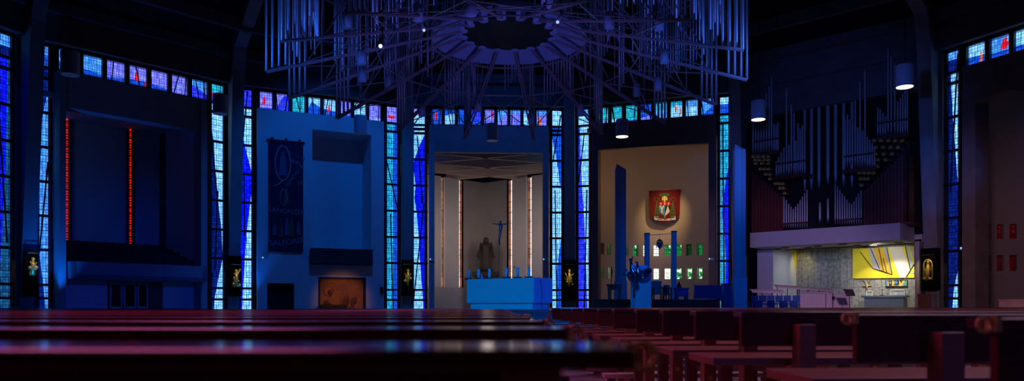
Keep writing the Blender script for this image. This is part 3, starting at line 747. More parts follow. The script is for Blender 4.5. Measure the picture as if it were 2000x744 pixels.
for wi, i, j in slits:
    p, q, xs = L_[wi]; a, c = seg_x(p, q, xs[i]), seg_x(p, q, xs[j])
    dirn = (q-p).normalized(); nrm = Vector((-dirn.y, dirn.x, 0))
    if nrm.y < 0: nrm = -nrm
    zt_ = zc-.05; zb_ = zdado
    f = MB(); a2, c2 = a+nrm*.2, c+nrm*.2
    for e in (a2, c2): f.tube(e+Vector((0, 0, zb_)), e+Vector((0, 0, zt_)), .03, 4)
    for k in range(11): f.tube(a2+Vector((0, 0, zb_+(zt_-zb_)*k/10)), c2+Vector((0, 0, zb_+(zt_-zb_)*k/10)), .025, 4)
    mid = a2.lerp(c2, .5); f.tube(mid+Vector((0, 0, zb_)), mid+Vector((0, 0, zt_)), .02, 4)
    WN[0] += 1; fr = struct(f.build('window_%d' % WN[0], DARKFR))
    g = MB(); ca = .5
    halves = ((0, ca, 0), (ca, 1, 1)) if (wi == 0) else ((0, ca, 1), (ca, 1, 0))
    for fa, fb, mi in halves:
        s0, s1 = a.lerp(c, fa)+nrm*.22, a.lerp(c, fb)+nrm*.22
        g.poly([s0+Vector((0, 0, zb_)), s1+Vector((0, 0, zb_)), s1+Vector((0, 0, zt_)), s0+Vector((0, 0, zt_))], mi, [(.1, zb_), (.3, zb_), (.3, zt_), (.1, zt_)])
    g.build('stained_glass', [G_WHITE, G_AMBER], fr)
struct(mw.build('wall_statue_chapel', GREYP)); struct(md.build('wall_statue_dado', STONE))
NICHE = mat('brown_grey_niche', (.25, .215, .21), .9, var=.15, scale=.9)  # darker tone than the other chapel walls
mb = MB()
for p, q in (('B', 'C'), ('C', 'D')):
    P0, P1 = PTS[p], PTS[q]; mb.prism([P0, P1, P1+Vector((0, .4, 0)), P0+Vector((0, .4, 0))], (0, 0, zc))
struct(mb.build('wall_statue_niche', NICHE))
mb = MB()
mb.prism([b.at(u1-3.5, .3, zc+1.6), b.at(u2+3.5, .3, zc+1.6), PTS['E']+Vector((2, 3, zc+1.6)), PTS['C']+Vector((0, 1, zc+1.6)), PTS['A']+Vector((-2, 3, zc+1.6))], (0, 0, .2))
struct(mb.build('ceiling_statue_chapel', mat('brown_ceiling_soffit', (.10, .075, .06), .9)))
mb = MB(); bc = b.at(0, 6, zc)
for sgn in (1, -1):
    for k in range(-3, 4):
        d_ = Vector((cos(rad(24*sgn)), sin(rad(24*sgn)), 0)); pp = bc+Vector((0, 4.0*k, 0))
        nn = Vector((-d_.y, d_.x, 0))*.16
        # clip to the chapel between its front and its back walls
        ts = [t_/10 for t_ in range(-120, 121) if b.o.dot(pp+d_*(t_/10)-b.c) > .5 and (pp+d_*(t_/10)).y < 66.6-.40*abs((pp+d_*(t_/10)).x+2.4) and abs((pp+d_*(t_/10)).x+2.3) < 7.0]
        if len(ts) > 5:
            A_, B_ = pp+d_*ts[0], pp+d_*ts[-1]
            mb.prism([A_-nn, B_-nn, B_+nn, A_+nn], (0, 0, .7))
struct(mb.build('ceiling_coffer_beams', mat('brown_ceiling_beam', (.50, .37, .29), .9)))
lamp('POINT', 'statue_chapel_fill', b.at(0, 4.5, 5.0), None, 55, (1.0, .80, .66), .5)  # added point fill for the ceiling beams and niche
# side walls of the chapel
mb = MB(); slab(mb, b, u1-3.6, u1-3.3, .3, 9, 0, zc+1.6); slab(mb, b, u2+3.3, u2+3.6, .3, 9, 0, zc+1.6); struct(mb.build('wall_statue_sides', GREYP))
lamp('AREA', 'statue_wall_fill', b.at(u1-1.5, 1.2, 7.5), PTS['A'].lerp(PTS['B'], .6)+Vector((0, 0, 6)), 62, (1.0, .80, .70), 1.2, sy=6).data.spread = rad(75)  # added area fill hidden behind the left jamb
lamp('AREA', 'statue_wall_fill', b.at(u2+1.5, 1.2, 7.5), PTS['E'].lerp(PTS['D'], .6)+Vector((0, 0, 6)), 62, (1.0, .80, .70), 1.2, sy=6).data.spread = rad(75)  # added area fill hidden behind the right jamb
# statue
d = 64.0; base = pix(949, d, 0); zf = zpix(531, d); zh = zpix(463, d); Hs = zh-zf
t = thing('statue', Matrix.Translation(base), 'dark carved robed statue with spreading cloak standing in the darker niche', 'statue')
m1 = MB(); m1.box(-1.0, 1.0, -.6, .6, 0, zf-.35, Matrix.Translation(base)); m1.box(-1.15, 1.15, -.7, .7, zf-.35, zf, Matrix.Translation(base)); m1.build('plinth', BROWNB, t)
def ell(c, rx, ry, n=16, fold=0.0, ph=0): return [Vector((c.x+rx*cos(2*pi*j/n)*(1+fold*(j % 2)), c.y+ry*sin(2*pi*j/n)*(1+fold*(j % 2)), c.z)) for j in range(n)]
m1 = MB(); prof = [(0, .56, .42), (.12, .53, .40), (.3, .46, .36), (.48, .40, .33), (.62, .42, .33), (.72, .44, .32), (.79, .36, .27), (.82, .16, .16), (.85, .13, .13)]
m1.loft([ell(base+Vector((0, 0, zf+Hs*h)), rx, ry, 24, .09) for h, rx, ry in prof])
m1.ball(base+Vector((0, -.05, zf+Hs*.90)), .19, 12, .9, 1, 1.2)
for s_ in (-1, 1): m1.path([base+Vector((s_*.36, -.1, zf+Hs*.74)), base+Vector((s_*.55, -.3, zf+Hs*.58)), base+Vector((s_*.68, -.45, zf+Hs*.46)), base+Vector((s_*.74, -.5, zf+Hs*.42))], [.14, .12, .07, .04], 8)
m1.build('figure', BROWNB, t, True)
m1 = MB(); cl = [(-.30, .84), (.30, .84), (.50, .86), (.60, .7), (.74, .46), (.62, .36), (.50, .44), (.52, .08), (-.52, .08), (-.50, .44), (-.62, .36), (-.74, .46), (-.60, .7), (-.50, .86)]
m1.prism([base+Vector((x, .22, zf+Hs*h)) for x, h in cl], (0, .16, 0)); m1.build('cloak', BROWNB, t)
m1 = MB(); m1.loft([ell(base+Vector((0, .05, zf+Hs*h)), rx, ry, 16) for h, rx, ry in ((.80, .30, .20), (.88, .25, .22), (.95, .22, .22), (.985, .12, .14), (1.0, .02, .02))]); m1.build('veil', BROWNB, t, True)

# --- shield chapel -----------------------------------------------------------
GW = [glass('glass_small_white', (1, 1, .95), (.9, 1, .85), 1.7, .14, .02, .16, lin(225, 240, 200)), glass('glass_small_green', lin(30, 190, 90), lin(8, 110, 40), 1.0, .14, .02, .16, lin(235, 255, 225)),
      glass('glass_small_dark_green', lin(10, 95, 35), lin(4, 50, 18), .8, .14, .02, .16, lin(70, 190, 80)), glass('glass_small_red', lin(150, 8, 12), lin(60, 2, 6), .45, .14, .02, .16, lin(70, 4, 8)), glass('glass_small_dim', lin(28, 16, 14), lin(14, 8, 8), .6, .14, .02, .16)]
def round_chapel(name, c, r, t0, t1, wins, half, rows, ztop, wm):
    """curved chapel wall with small deep windows; wins = [(angle in degrees, [material per row])]"""
    edges = [t0]; cells = {}
    for th, ms in wins:
        edges += [th-half, th+half]; cells[len(edges)-2] = (th, ms)
    edges.append(t1)
    full = []; hole_cols = {}
    for i in range(len(edges)-1):
        a, e = edges[i], edges[i+1]; n_ = max(1, int((e-a)/4)) if i not in cells else 1
        for k in range(n_):
            if i in cells: hole_cols[len(full)] = cells[i]
            full.append(a+(e-a)*k/n_)
    full.append(t1)
    zs = [0]
    for z0, z1 in rows: zs += [z0, z1]
    zs.append(ztop)
    P = lambda th, z, k: Vector((c.x+(r+k)*sin(rad(th)), c.y+(r+k)*cos(rad(th)), z))
    holes = set((i, 1+2*j) for i in hole_cols for j in range(len(rows)))
    mb = MB(); wall_grid(mb, full, zs, holes, P)
    for i in hole_cols:
        for z0, z1 in rows: reveal(mb, full[i], full[i+1], z0, z1, P, .45)
    o = struct(mb.build(name, wm))
    for i, (th, ms) in hole_cols.items():
        for j, (z0, z1) in enumerate(rows):
            a, e = full[i], full[i+1]
            f = MB(); WN[0] += 1
            for (x0, y0, x1, y1) in ((a, z0, e, z0), (a, z1, e, z1), (a, z0, a, z1), (e, z0, e, z1)): f.tube(P(x0, y0, .40), P(x1, y1, .40), .03, 4)
            fr = struct(f.build('window_%d' % WN[0], DARKFR))
            g = MB(); w_ = rad(e-a)*r; g.poly([P(a, z0, .42), P(e, z0, .42), P(e, z1, .42), P(a, z1, .42)], 0, [(0, z0), (w_, z0), (w_, z1), (0, z1)])
            g.build('stained_glass', GW[ms[j]], fr)
b = BAY[1]; of = -.3
mb = MB()
u0, u1, u2, u3 = (b.U(x, of) for x in (1156, 1168, 1384, 1397))
za, zb = b.Z(1168, 292, of), b.Z(1384, 279, of)
slab(mb, b, u0, u1, of, .6, 0, 13.45); slab(mb, b, u2, u3, of, .6, 0, 13.45)
mb.prism([(u1, of+.05, za), (u2, of+.05, zb), (u2, of+.05, 13.45), (u1, of+.05, 13.45)], (0, .5, 0), 0, b.M)
struct(mb.build('wall_shield_portal', mat('brown_portal_concrete', (.20, .17, .17), .85, var=.35, scale=1.2)))
c_ = pix(1300, 53.2); rr = 5.3
wins = []
mm = {-6: (4, 4), -5: (2, 4), -4: (1, 1), -3: (2, 2), -2: (1, 1), -1: (0, 1), 0: (0, 0), 1: (0, 0), 2: (0, 1), 3: (1, 1), 4: (1, 2)}
for k in range(-6, 6): wins.append((-4.8+8.9*k, mm.get(k, (1, 1))))
round_chapel('wall_shield_chapel', c_, rr, -88, 62, wins, 2.45, [(2.79, 3.64), (4.58, 5.45)], 13.0, CREAM)
mb = MB(); mb.prism([c_+Vector(((rr+.2)*sin(rad(t_)), (rr+.2)*cos(rad(t_)), 12.95)) for t_ in range(-90, 66, 5)], (0, 0, .25)); struct(mb.build('ceiling_shield_chapel', CREAM))
lamp('SPOT', 'shield_light', c_+Vector((1.4, .2, 11.0)), c_+Vector((.9, rr, 7.4)), 900, (1.0, .66, .28), .15, 44, 1.0)
lamp('POINT', 'shield_chapel_light', c_+Vector((-1.0, .5, 9.0)), None, 85, (1.0, .62, .34), .6)
lamp('AREA', 'small_windows_area', c_+Vector((0, 2, 4.2)), c_+Vector((0, rr, 4.0)), 6, (.9, .85, .7), 2)  # area lamp inside the chapel, facing the window wall
# shield banner
sc_ = pix(1297.5, 57.9); sw = 1.15
Zs = lambda y: zpix(y, 57.9)
t = thing('heraldic_banner', Matrix.Translation(sc_+Vector((0, 0, Zs(436)))), 'crimson shield-shaped banner with coat of arms on the curved chapel wall', 'banner')
SX = lambda px: (px-1000)/F*57.9
def spoly(mb, pts, k0, k1=None, mi=0):      # points in the photo's crop frame of the shield
    k1 = k0-.02 if k1 is None else k1
    mb.prism([Vector((SX(1240+x/7.44), 57.9+k0, Zs(350+y/7.44))) for x, y in pts], (0, k1-k0, 0), mi)
CRIM = mat('crimson_cloth', (.17, .006, .010), .95, var=.15, scale=8); REDB = mat('bright_red_cloth', (.50, .02, .02), .9); GREENC = mat('green_cloth', (.05, .17, .05), .9); OLIVE = mat('dark_olive_cord', (.13, .13, .05), .9); BLUEC = mat('blue_cloth', (.06, .32, .62), .9); WHC = mat('white_cloth', (.75, .72, .68), .9); GOLDC = mat('gold_cloth', (.85, .62, .22), .8); BLKC = mat('black_cloth', (.02, .025, .02), .9)
m1 = MB(); spoly(m1, [(205, 170), (660, 150), (648, 520), (628, 560), (560, 605), (440, 636), (330, 612), (250, 570), (222, 530)], 0, -.06); m1.build('cloth', CRIM, t)
m1 = MB(); spoly(m1, [(350, 215), (420, 205), (495, 210), (500, 240), (470, 250), (380, 252), (345, 240)], -.06); m1.build('hat', GREENC, t)
m1 = MB()
def cord(mb, pts, th=.025): mb.path([Vector((SX(1240+x/7.44), 57.9-.08, Zs(350+y/7.44))) for x, y in pts], th, 5)
for cx_, r_ in ((305, 30), (365, 22), (490, 22), (553, 30)): cord(m1, [(cx_+r_*cos(q*pi/8), 298+r_*sin(q*pi/8)) for q in range(17)])
for s_, cx_ in ((1, 315), (-1, 548)):
    for e in (-40, -15, 12, 38):
        cord(m1, [(cx_, 325), (cx_+e*.5, 420), (cx_+e, 535)], .03)
m1.build('cords', OLIVE, t)
m1 = MB()
for s_, cx_ in ((1, 315), (-1, 548)):
    for row, y in enumerate((400, 445, 490, 530)):
        for q in range(row+1):
            x = cx_+(q-row/2)*24
            spoly(m1, [(x-9, y+20), (x+9, y+20), (x+5, y-8), (x-5, y-8)], -.09)
m1.build('tassels', GREENC, t)
m1 = MB(); spoly(m1, [(345, 332), (515, 330), (517, 385), (430, 380), (343, 385)], -.07); m1.build('chief', REDB, t)
m1 = MB(); spoly(m1, [(343, 385), (435, 380), (432, 535), (390, 515), (355, 475)], -.07); m1.build('field', BLUEC, t)
m1 = MB(); spoly(m1, [(435, 380), (517, 385), (512, 460), (480, 505), (433, 537)], -.07); m1.build('field', BLKC, t)
m1 = MB(); spoly(m1, [(473, 383), (503, 468), (470, 508), (433, 540), (438, 500)], -.09); spoly(m1, [(352, 390), (372, 385), (390, 415), (412, 384), (428, 382), (400, 440), (400, 498), (380, 498), (380, 440)], -.09)
for x in (373, 430, 484): spoly(m1, [(x-16, 355), (x-5, 350), (x, 336), (x+6, 350), (x+17, 354), (x+7, 362), (x+4, 376), (x-6, 376), (x-6, 362)], -.09)
spoly(m1, [(275, 535), (345, 545), (330, 560), (300, 552), (290, 565), (430, 580), (570, 562), (560, 548), (525, 555), (512, 545), (588, 532), (590, 590), (500, 603), (360, 603), (278, 592)], -.09)
m1.build('charges', WHC, t)
m1 = MB()
for x, y in ((428, 260), (405, 272), (450, 272), (428, 278), (400, 297), (428, 300), (456, 297), (428, 322)): m1.ball(Vector((SX(1240+x/7.44), 57.9-.09, Zs(350+y/7.44))), .085, 8, 1, .4, 1)
cord(m1, [(428, 250), (428, 335)], .04); cord(m1, [(390, 297), (466, 297)], .04); cord(m1, [(405, 272), (450, 272)], .035); cord(m1, [(430, 535), (431, 565)], .035)
m1.build('cross', GOLDC, t)
m1 = MB(); 
for x0, x1 in ((322, 390), (415, 465), (505, 530)): spoly(m1, [(x0, 580), (x1, 582), (x1, 592), (x0, 590)], -.115, -.12)
m1.build('motto', PALED, t)

# --- organ bay: concrete backing and white gallery ----------------------------
b = BAY[2]
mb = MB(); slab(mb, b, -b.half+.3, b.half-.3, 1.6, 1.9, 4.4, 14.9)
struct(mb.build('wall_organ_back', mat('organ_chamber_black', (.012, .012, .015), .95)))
mb = MB(); slab(mb, b, -b.half+.3, b.half-.3, -.1, .5, 13.0, 14.9); struct(mb.build('wall_organ_lintel', CONC_D))
og = -1.9
ga, gb = b.U(1465, og), b.U(1758, og)
gz1 = (b.Z(1465, 455, og)+b.Z(1758, 435, og))/2; gz0 = (b.Z(1465, 484, og)+b.Z(1758, 469, og))/2
GALL = mat('white_gallery_plaster', (.66, .60, .62), .85, var=.05)
mb = MB(); slab(mb, b, ga, gb, og, 1.0, gz0+.02, gz1); slab(mb, b, ga, gb+.5, 1.0, 4.2, gz0+.25, gz0+.5)
struct(mb.build('wall_organ_gallery', GALL))
ub3 = 3.6
mb = MB(); pa, pb = b.U(1479, -.2), b.U(1510, -.2)
slab(mb, b, pa, pb, -.2, .99, 0, gz0); slab(mb, b, pa, pb, .99, ub3+.3, 0, gz0+.25); struct(mb.build('wall_lady_chapel_pier', WHITE))
pr = b.U(1787, -.4)
mb = MB(); slab(mb, b, pr, pr+.22, -.4, .99, 0, gz0); slab(mb, b, pr, pr+.22, .99, ub3+.3, 0, gz0+.25); struct(mb.build('wall_lady_chapel_right', GALL))
mb = MB(); us_ = [pb-.1, pr+.2]
mb.poly([b.at(us_[0], ub3, 0), b.at(us_[1], ub3, 0), b.at(us_[1], ub3, gz0+.25), b.at(us_[0], ub3, gz0+.25)], 0, [(us_[0], 0), (us_[1], 0), (us_[1], gz0+.25), (us_[0], gz0+.25)])
struct(mb.build('wall_lady_chapel_back', BOARDC))
lamp('AREA', 'lady_chapel_light', b.at(pb+2.2, 1.2, gz0-.05), b.at(pb+2.2, 1.3, 0), 34, (.78, .96, 1.0), 1.6)
lamp('SPOT', 'altar_spot', b.at(b.U(1752, 1.4), 1.2, gz0-.1), b.at(b.U(1750, 3.5), 3.6, 1.2), 420, (1, .9, .75), .05, 75, .6)
lamp('SPOT', 'altar_front_spot', b.at(b.U(1722, -1.2), -1.4, gz0-.1), b.at(b.U(1724, 1.5), 1.5, .9), 130, (.75, .95, 1.0), .1, 44, .7)
lamp('SPOT', 'crucifix_spot', b.at(b.U(1700, 1.4), 1.6, gz0-.1), b.at(b.U(1694, 3.5), 3.6, 1.6), 200, (1, .9, .75), .05, 50, .6)
lamp('SPOT', 'panel_spot', b.at(b.U(1720, .2), -.6, gz0-.1), b.at(b.U(1720, 3.5), 3.6, 3.0), 360, (1, .95, .8), .05, 70, .8)
# yellow abstract panel
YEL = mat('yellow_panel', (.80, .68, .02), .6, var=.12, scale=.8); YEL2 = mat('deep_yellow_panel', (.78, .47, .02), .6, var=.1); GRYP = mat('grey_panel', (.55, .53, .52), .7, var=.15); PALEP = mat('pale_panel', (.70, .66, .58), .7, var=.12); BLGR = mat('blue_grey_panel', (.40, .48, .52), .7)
o_ = ub3-.12
PX = lambda x: b.U(1660+x/5.314, o_); PZ = lambda x, y: b.Z(1660+x/5.314, 470+y/5.314, o_)
t = thing('abstract_painting', b.root(PX(345), o_, PZ(345, 385)), 'large yellow abstract painted panel with pale slanting bands on the concrete wall', 'painting')
def ypoly(mb, pts, k): mb.prism([b.at(PX(x), o_-k, PZ(x, y)) for x, y in pts], b.o*.012)
m1 = MB(); ypoly(m1, [(28, 392), (668, 385), (668, 55), (28, 85)], 0); m1.build('board', YEL, t)
for pts, mm_ in (([(185, 80), (245, 77), (325, 305), (240, 290)], GRYP), ([(245, 77), (345, 73), (435, 345), (380, 335), (325, 305)], YEL2), ([(345, 73), (385, 70), (440, 350), (425, 335)], BLGR), ([(400, 70), (535, 63), (625, 300), (585, 380), (520, 388)], PALEP), ([(575, 62), (600, 61), (655, 255), (630, 300)], BLGR), ([(612, 60), (640, 59), (668, 130), (668, 200)], GRYP), ([(640, 330), (668, 328), (668, 345), (630, 345)], BLGR)):
    m1 = MB(); ypoly(m1, pts, .012); m1.build('painted_band', mm_, t)
m1 = MB()
for pts in ([(110, 120), (240, 290), (380, 335), (440, 352)], [(215, 80), (310, 295)], [(300, 75), (350, 315)], [(385, 72), (440, 350)], [(585, 380), (668, 245)], [(575, 62), (630, 300)], [(240, 290), (330, 312), (420, 345)], [(345, 180), (385, 330)]):
    m1.path([b.at(PX(x), o_-.03, PZ(x, y)) for x, y in pts], .022, 4)
m1.build('painted_lines', BLACK, t)
# yellow light edge painted as a sliver on the left wall of the recess
t = thing('light_wedge', b.root(pb, 3.3, 2.3), 'narrow yellow painted light edge in the back left corner under the gallery', 'painting')
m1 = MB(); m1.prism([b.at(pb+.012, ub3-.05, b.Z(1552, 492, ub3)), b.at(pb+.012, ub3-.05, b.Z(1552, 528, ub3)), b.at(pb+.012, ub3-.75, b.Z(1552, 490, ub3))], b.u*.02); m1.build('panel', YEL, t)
lamp('SPOT', 'corner_bounce_fill', b.at(b.U(1580, 2.5), 2.2, gz0-.1), b.at(b.U(1562, 3.5), 3.6, gz0-1.2), 60, (1, .85, .25), .05, 80, .9)  # added yellow spot for light bounced off the panel
# small bright picture, crucifix, cross, two framed things on the wall
t = thing('stained_picture', b.root(PX(485), o_, PZ(485, 475)), 'small wide multicoloured picture of symbols below the yellow panel', 'picture')
def wpoly(mb, pts, k, th=.02): mb.prism([b.at(PX(x), o_-k, PZ(x, y)) for x, y in pts], b.o*th)
m1 = MB(); wpoly(m1, [(368, 412), (597, 406), (597, 474), (368, 480)], 0, .06); m1.build('frame', BLACK, t)
for x0, x1, mm_ in ((374, 388, BLUEC), (392, 505, mat('yellow_glass', (.8, .6, .1), .4)), (508, 568, mat('yellow_glass', (.8, .6, .1), .4)), (570, 592, mat('green_glass', (.12, .42, .16), .4))):
    m1 = MB(); wpoly(m1, [(x0, 417), (x1, 415), (x1, 468), (x0, 471)], .03); m1.build('panel', mm_, t)
m1 = MB(); wpoly(m1, [(402, 418), (440, 417), (436, 466), (408, 467)], .05); wpoly(m1, [(462, 416), (510, 415), (512, 452), (486, 464), (460, 450)], .05); wpoly(m1, [(520, 416), (545, 416), (535, 440)], .05); m1.build('motif', mat('black_glass', (.02, .02, .03), .3), t)
m1 = MB(); m1.ball(b.at(PX(487), o_-.06, PZ(487, 437)), .13, 10, 1.2, .3, .8); wpoly(m1, [(545, 462), (562, 430), (578, 460)], .06); m1.build('motif', mat('cyan_glass', (.1, .35, .6), .3), t)
m1 = MB(); wpoly(m1, [(420, 425), (425, 425), (424, 455), (419, 455)], .07); wpoly(m1, [(410, 434), (436, 433), (436, 439), (410, 440)], .07); m1.build('motif', PALEP, t)

# --- far right chapel ---------------------------------------------------------
b = BAY[3]; of = -.5
mb = MB(); u0, u1, u2 = b.U(1879, of), b.U(1905, of), b.U(2180, of)
slab(mb, b, u0, u1, of, .6, 0, 13.45)
za, zb = b.Z(1905, 202, of), b.Z(2000, 177, of)
mb.prism([(u1, of, za), (u1+1.5, of, za+.35), (b.U(2000, of), of, zb), (u2, of, zb+.1), (u2, of, 13.45), (u1, of, 13.45)], (0, .6, 0), 0, b.M)
slab(mb, b, u2-.3, u2+.8, of, .6, 0, 13.45)
struct(mb.build('wall_right_portal', mat('warm_portal_concrete', (.22, .18, .17), .85, var=.4, scale=1.2)))
c_ = pix(2040, 45.0)
wins = [(-16.7+8.3*k, {-2: (4, 4), -1: (3, 3), 0: (3, 3)}.get(k, (3, 3))) for k in range(-2, 5)]
round_chapel('wall_right_chapel', c_, 5.3, -100, 45, wins, 2.3, [(3.05, 4.1), (5.15, 6.15)], 18.0, mat('mauve_plaster', (.42, .34, .33), .9, var=.08))
lamp('POINT', 'right_chapel_lamp', c_+Vector((-2.0, -1.0, 7.5)), None, 26, (1.0, .55, .55), .6)
for py, lab in ((405, 'upper'), (488, 'lower')):
    px = 1912; dd = 41.5; p = pix(px, dd, zpix(py, dd))
    t = thing('wall_spotlight', Matrix.Translation(p), '%s of two small silver spotlights on the right-hand chapel jamb' % lab, 'spotlight', 'spotlights on the right-hand jamb')
    m1 = MB(); m1.tube(p+Vector((0, 0, 0)), p+Vector((.22, -.08, .10)), .09, 12, .12); m1.build('head', CHROME, t, True)
    m1 = MB(); m1.tube(p, p+Vector((-.45, .1, 0)), .03, 6); m1.build('arm', DARKFR, t)
#@@PART3
# ------------------------------------------------------------------ crown of aluminium tubes over the altar
KX, KY = -0.12, 25.6
def kp(a, r, z): return Vector((KX+r*sin(a), KY+r*cos(a), z))
RO, ZO, RI, ZI = 7.8, 8.05, 1.5, 9.9
def chord(r): return ZI+(ZO-ZI)*(r-RI)/(RO-RI)
crown = thing('hanging_canopy', Matrix.Translation((KX, KY, ZO)), 'huge round hanging canopy of blue-lit aluminium arms and tubes above the altar', 'canopy')
ZTOP = 14.2
ARMM = mat('brown_grey_painted_steel', (.40, .27, .28), .55, var=.15)
tubes = []
rnd = random.Random(11)
AA = [rad(8+22.5*k) for k in range(16)]
for k, a in enumerate(AA):
    m1 = MB(); t_ = Vector((cos(a), -sin(a), 0))
    for s_ in (-1, 1):
        p0, p1 = kp(a, RI, ZI)+t_*.035*s_, kp(a, RO, ZO)+t_*.06*s_
        m1.path([p0, p1], .038, 4)
    m1.path([kp(a, RI, ZI+1.25), kp(a, RO-2.6, ZI+1.0), kp(a, RO, ZTOP-2.2)], .028, 4)
    for r in (3.2, 5.0, 6.6): m1.tube(kp(a, r, chord(r)), kp(a, r, ZI+1.2+(.9 if r > 6 else 0)), .03, 4)
    for r0, r1 in ((1.6, 3.2), (3.2, 5.0), (5.0, 6.6)): m1.tube(kp(a, r0, ZI+1.2), kp(a, r1, chord(r1)), .022, 4)
    m1.build('arm', ARMM, crown)
    # tubes hanging down along the outer end of the arm
    for r in (7.8, 7.62, 7.42, 7.22): tubes.append((kp(a, r, 0), chord(r)+.02, ZTOP, .042))
    r = 7.0
    while r > 3.3:
        zb_ = chord(r)+rnd.uniform(.25, 2.3); n_ = rnd.choice((1, 2, 3))
        for q in range(n_): tubes.append((kp(a, r, 0)+t_*.02*q, zb_+.18*q*rnd.choice((-1, 1)), ZTOP, rnd.choice((.022, .03, .045)))); r -= .13
        r -= rnd.uniform(.15, .5)
    am = a+rad(11.25)
    for cc in range(2):
        a2 = a+rad(rnd.uniform(4, 18)); r0 = rnd.uniform(6.2, 7.3); zb_ = rnd.uniform(8.5, 10.6)
        for q in range(5): tubes.append((kp(a2+q*.02, r0, 0), zb_+.14*q, ZTOP, .028))
tubes.sort(key=lambda t_: -((ZTOP-t_[1])*t_[3])/max(t_[0].y, 1)**2 if abs(t_[0].x)/t_[0].y < .7 else 0)
for p, z0, z1, r in tubes[:100]:
    m1 = MB(); m1.tube(p+Vector((0, 0, z0)), p+Vector((0, 0, z1)), r, 8); m1.build('tube', ALU, crown, True)
m1 = MB()
for p, z0, z1, r in tubes[100:]: m1.tube(p+Vector((0, 0, z0)), p+Vector((0, 0, z1)), r, 6)
struct(m1.build('tube_cluster', ALU, crown, True), 'stuff')
m1 = MB(); m1.lathe((KX, KY, 0), [(1.9, 10.15), (2.62, 9.72), (2.62, 9.86), (1.9, 10.3)], 64); m1.build('ring', STEELP, crown)
m1 = MB(); m1.lathe((KX, KY, 0), [(1.40, 9.9), (1.55, 9.9), (1.55, 10.7), (1.40, 10.7)], 16); m1.build('collar', BLACK, crown)
m1 = MB(); m1.lathe((KX, KY, 0), [(7.7, ZTOP-.1), (7.85, ZTOP-.1), (7.85, ZTOP), (7.7, ZTOP)], 16); m1.lathe((KX, KY, 0), [(3.3, ZTOP-.1), (3.4, ZTOP-.1), (3.4, ZTOP), (3.3, ZTOP)], 16)
for a in AA: m1.tube(kp(a, 3.3, ZTOP-.05), kp(a, 7.8, ZTOP-.05), .05, 6)
m1.build('upper_frame', ALU, crown)
for k, a in enumerate(AA):
    a1 = AA[(k+1) % 16] if k < 15 else AA[0]+2*pi
    for q0, q1, rr_ in ((kp(a, 7.0, chord(7)), kp(a1, 4.4, chord(4.4)), .02), (kp(a1, 7.0, chord(7)), kp(a, 4.4, chord(4.4)), .02), (kp(a, 4.4, chord(4.4)), kp(a1, 4.4, chord(4.4)), .028), (kp(a, 4.4, ZI+1.0), kp(a1, 7.0, ZI+2.0), .02), (kp(a, 2.6, chord(2.6)), kp(a1, 2.6, chord(2.6)), .03)):
        m1 = MB(); m1.tube(q0, q1, rr_, 4); m1.build('brace', ALU, crown)
    m1 = MB(); c = kp(a, RI+.05, ZI+.05); m1.lathe(c, [(.12, -.1), (.15, -.1), (.15, .3), (.0, .3)], 14); m1.build('downlight', STEELP, crown, True)
    r = rnd.uniform(4.8, 6.6); m1 = MB(); c = kp(a+.01, r, chord(r)+rnd.uniform(-.25, .5)); m1.lathe(c, [(.10, -.2), (.14, -.2), (.14, .24), (.02, .26), (.02, .6), (.0, .6)], 14); m1.build('downlight', STEELP, crown, True)
for a in AA[::2]:
    m1 = MB(); m1.tube(kp(a, 7.0, ZTOP), kp(a, 8.5, 29.5), .015, 4); m1.build('suspension_cable', DARKFR, crown)
# spotlights clamped to the crown
SPOTE = mat('lit_spotlight_lens', (1, 1, .95), .3, emit=(.85, 1.0, .92), es=3.5)
for px, py, d, r, aim, lab in ((743, 90, 21.5, .05, (-.1, -1, -.25), 'small bright white spotlight under the left side of the hanging crown'), (828, 59, 22.5, .045, (.35, -.3, -1), 'small tilted spotlight under the crown left of the dark centre opening'), (1089, 43, 21.0, .045, (-.5, -.4, -1), 'small tilted spotlight under the crown right of the dark centre opening')):
    p = pix(px, d, zpix(py, d)); aim = Vector(aim).normalized()
    t = thing('spotlight', Matrix.Translation(p), lab, 'spotlight')
    m1 = MB(); m1.path([p-aim*.02, p-aim*.3, p-aim*.4], [r*1.25, r*1.15, r*.5], 12); m1.build('housing', STEELP, t, True)
    m1 = MB(); m1.ball(p, r, 12); m1.build('lens', SPOTE if px == 743 else mat('dim_spotlight_lens', (1, 1, 1), .3, emit=(.5, .75, .8), es=.8), t, True)
    m1 = MB(); m1.tube(p-aim*.25, p-aim*.2+Vector((0, 0, .9)), .02, 6); m1.build('bracket', DARKFR, t)

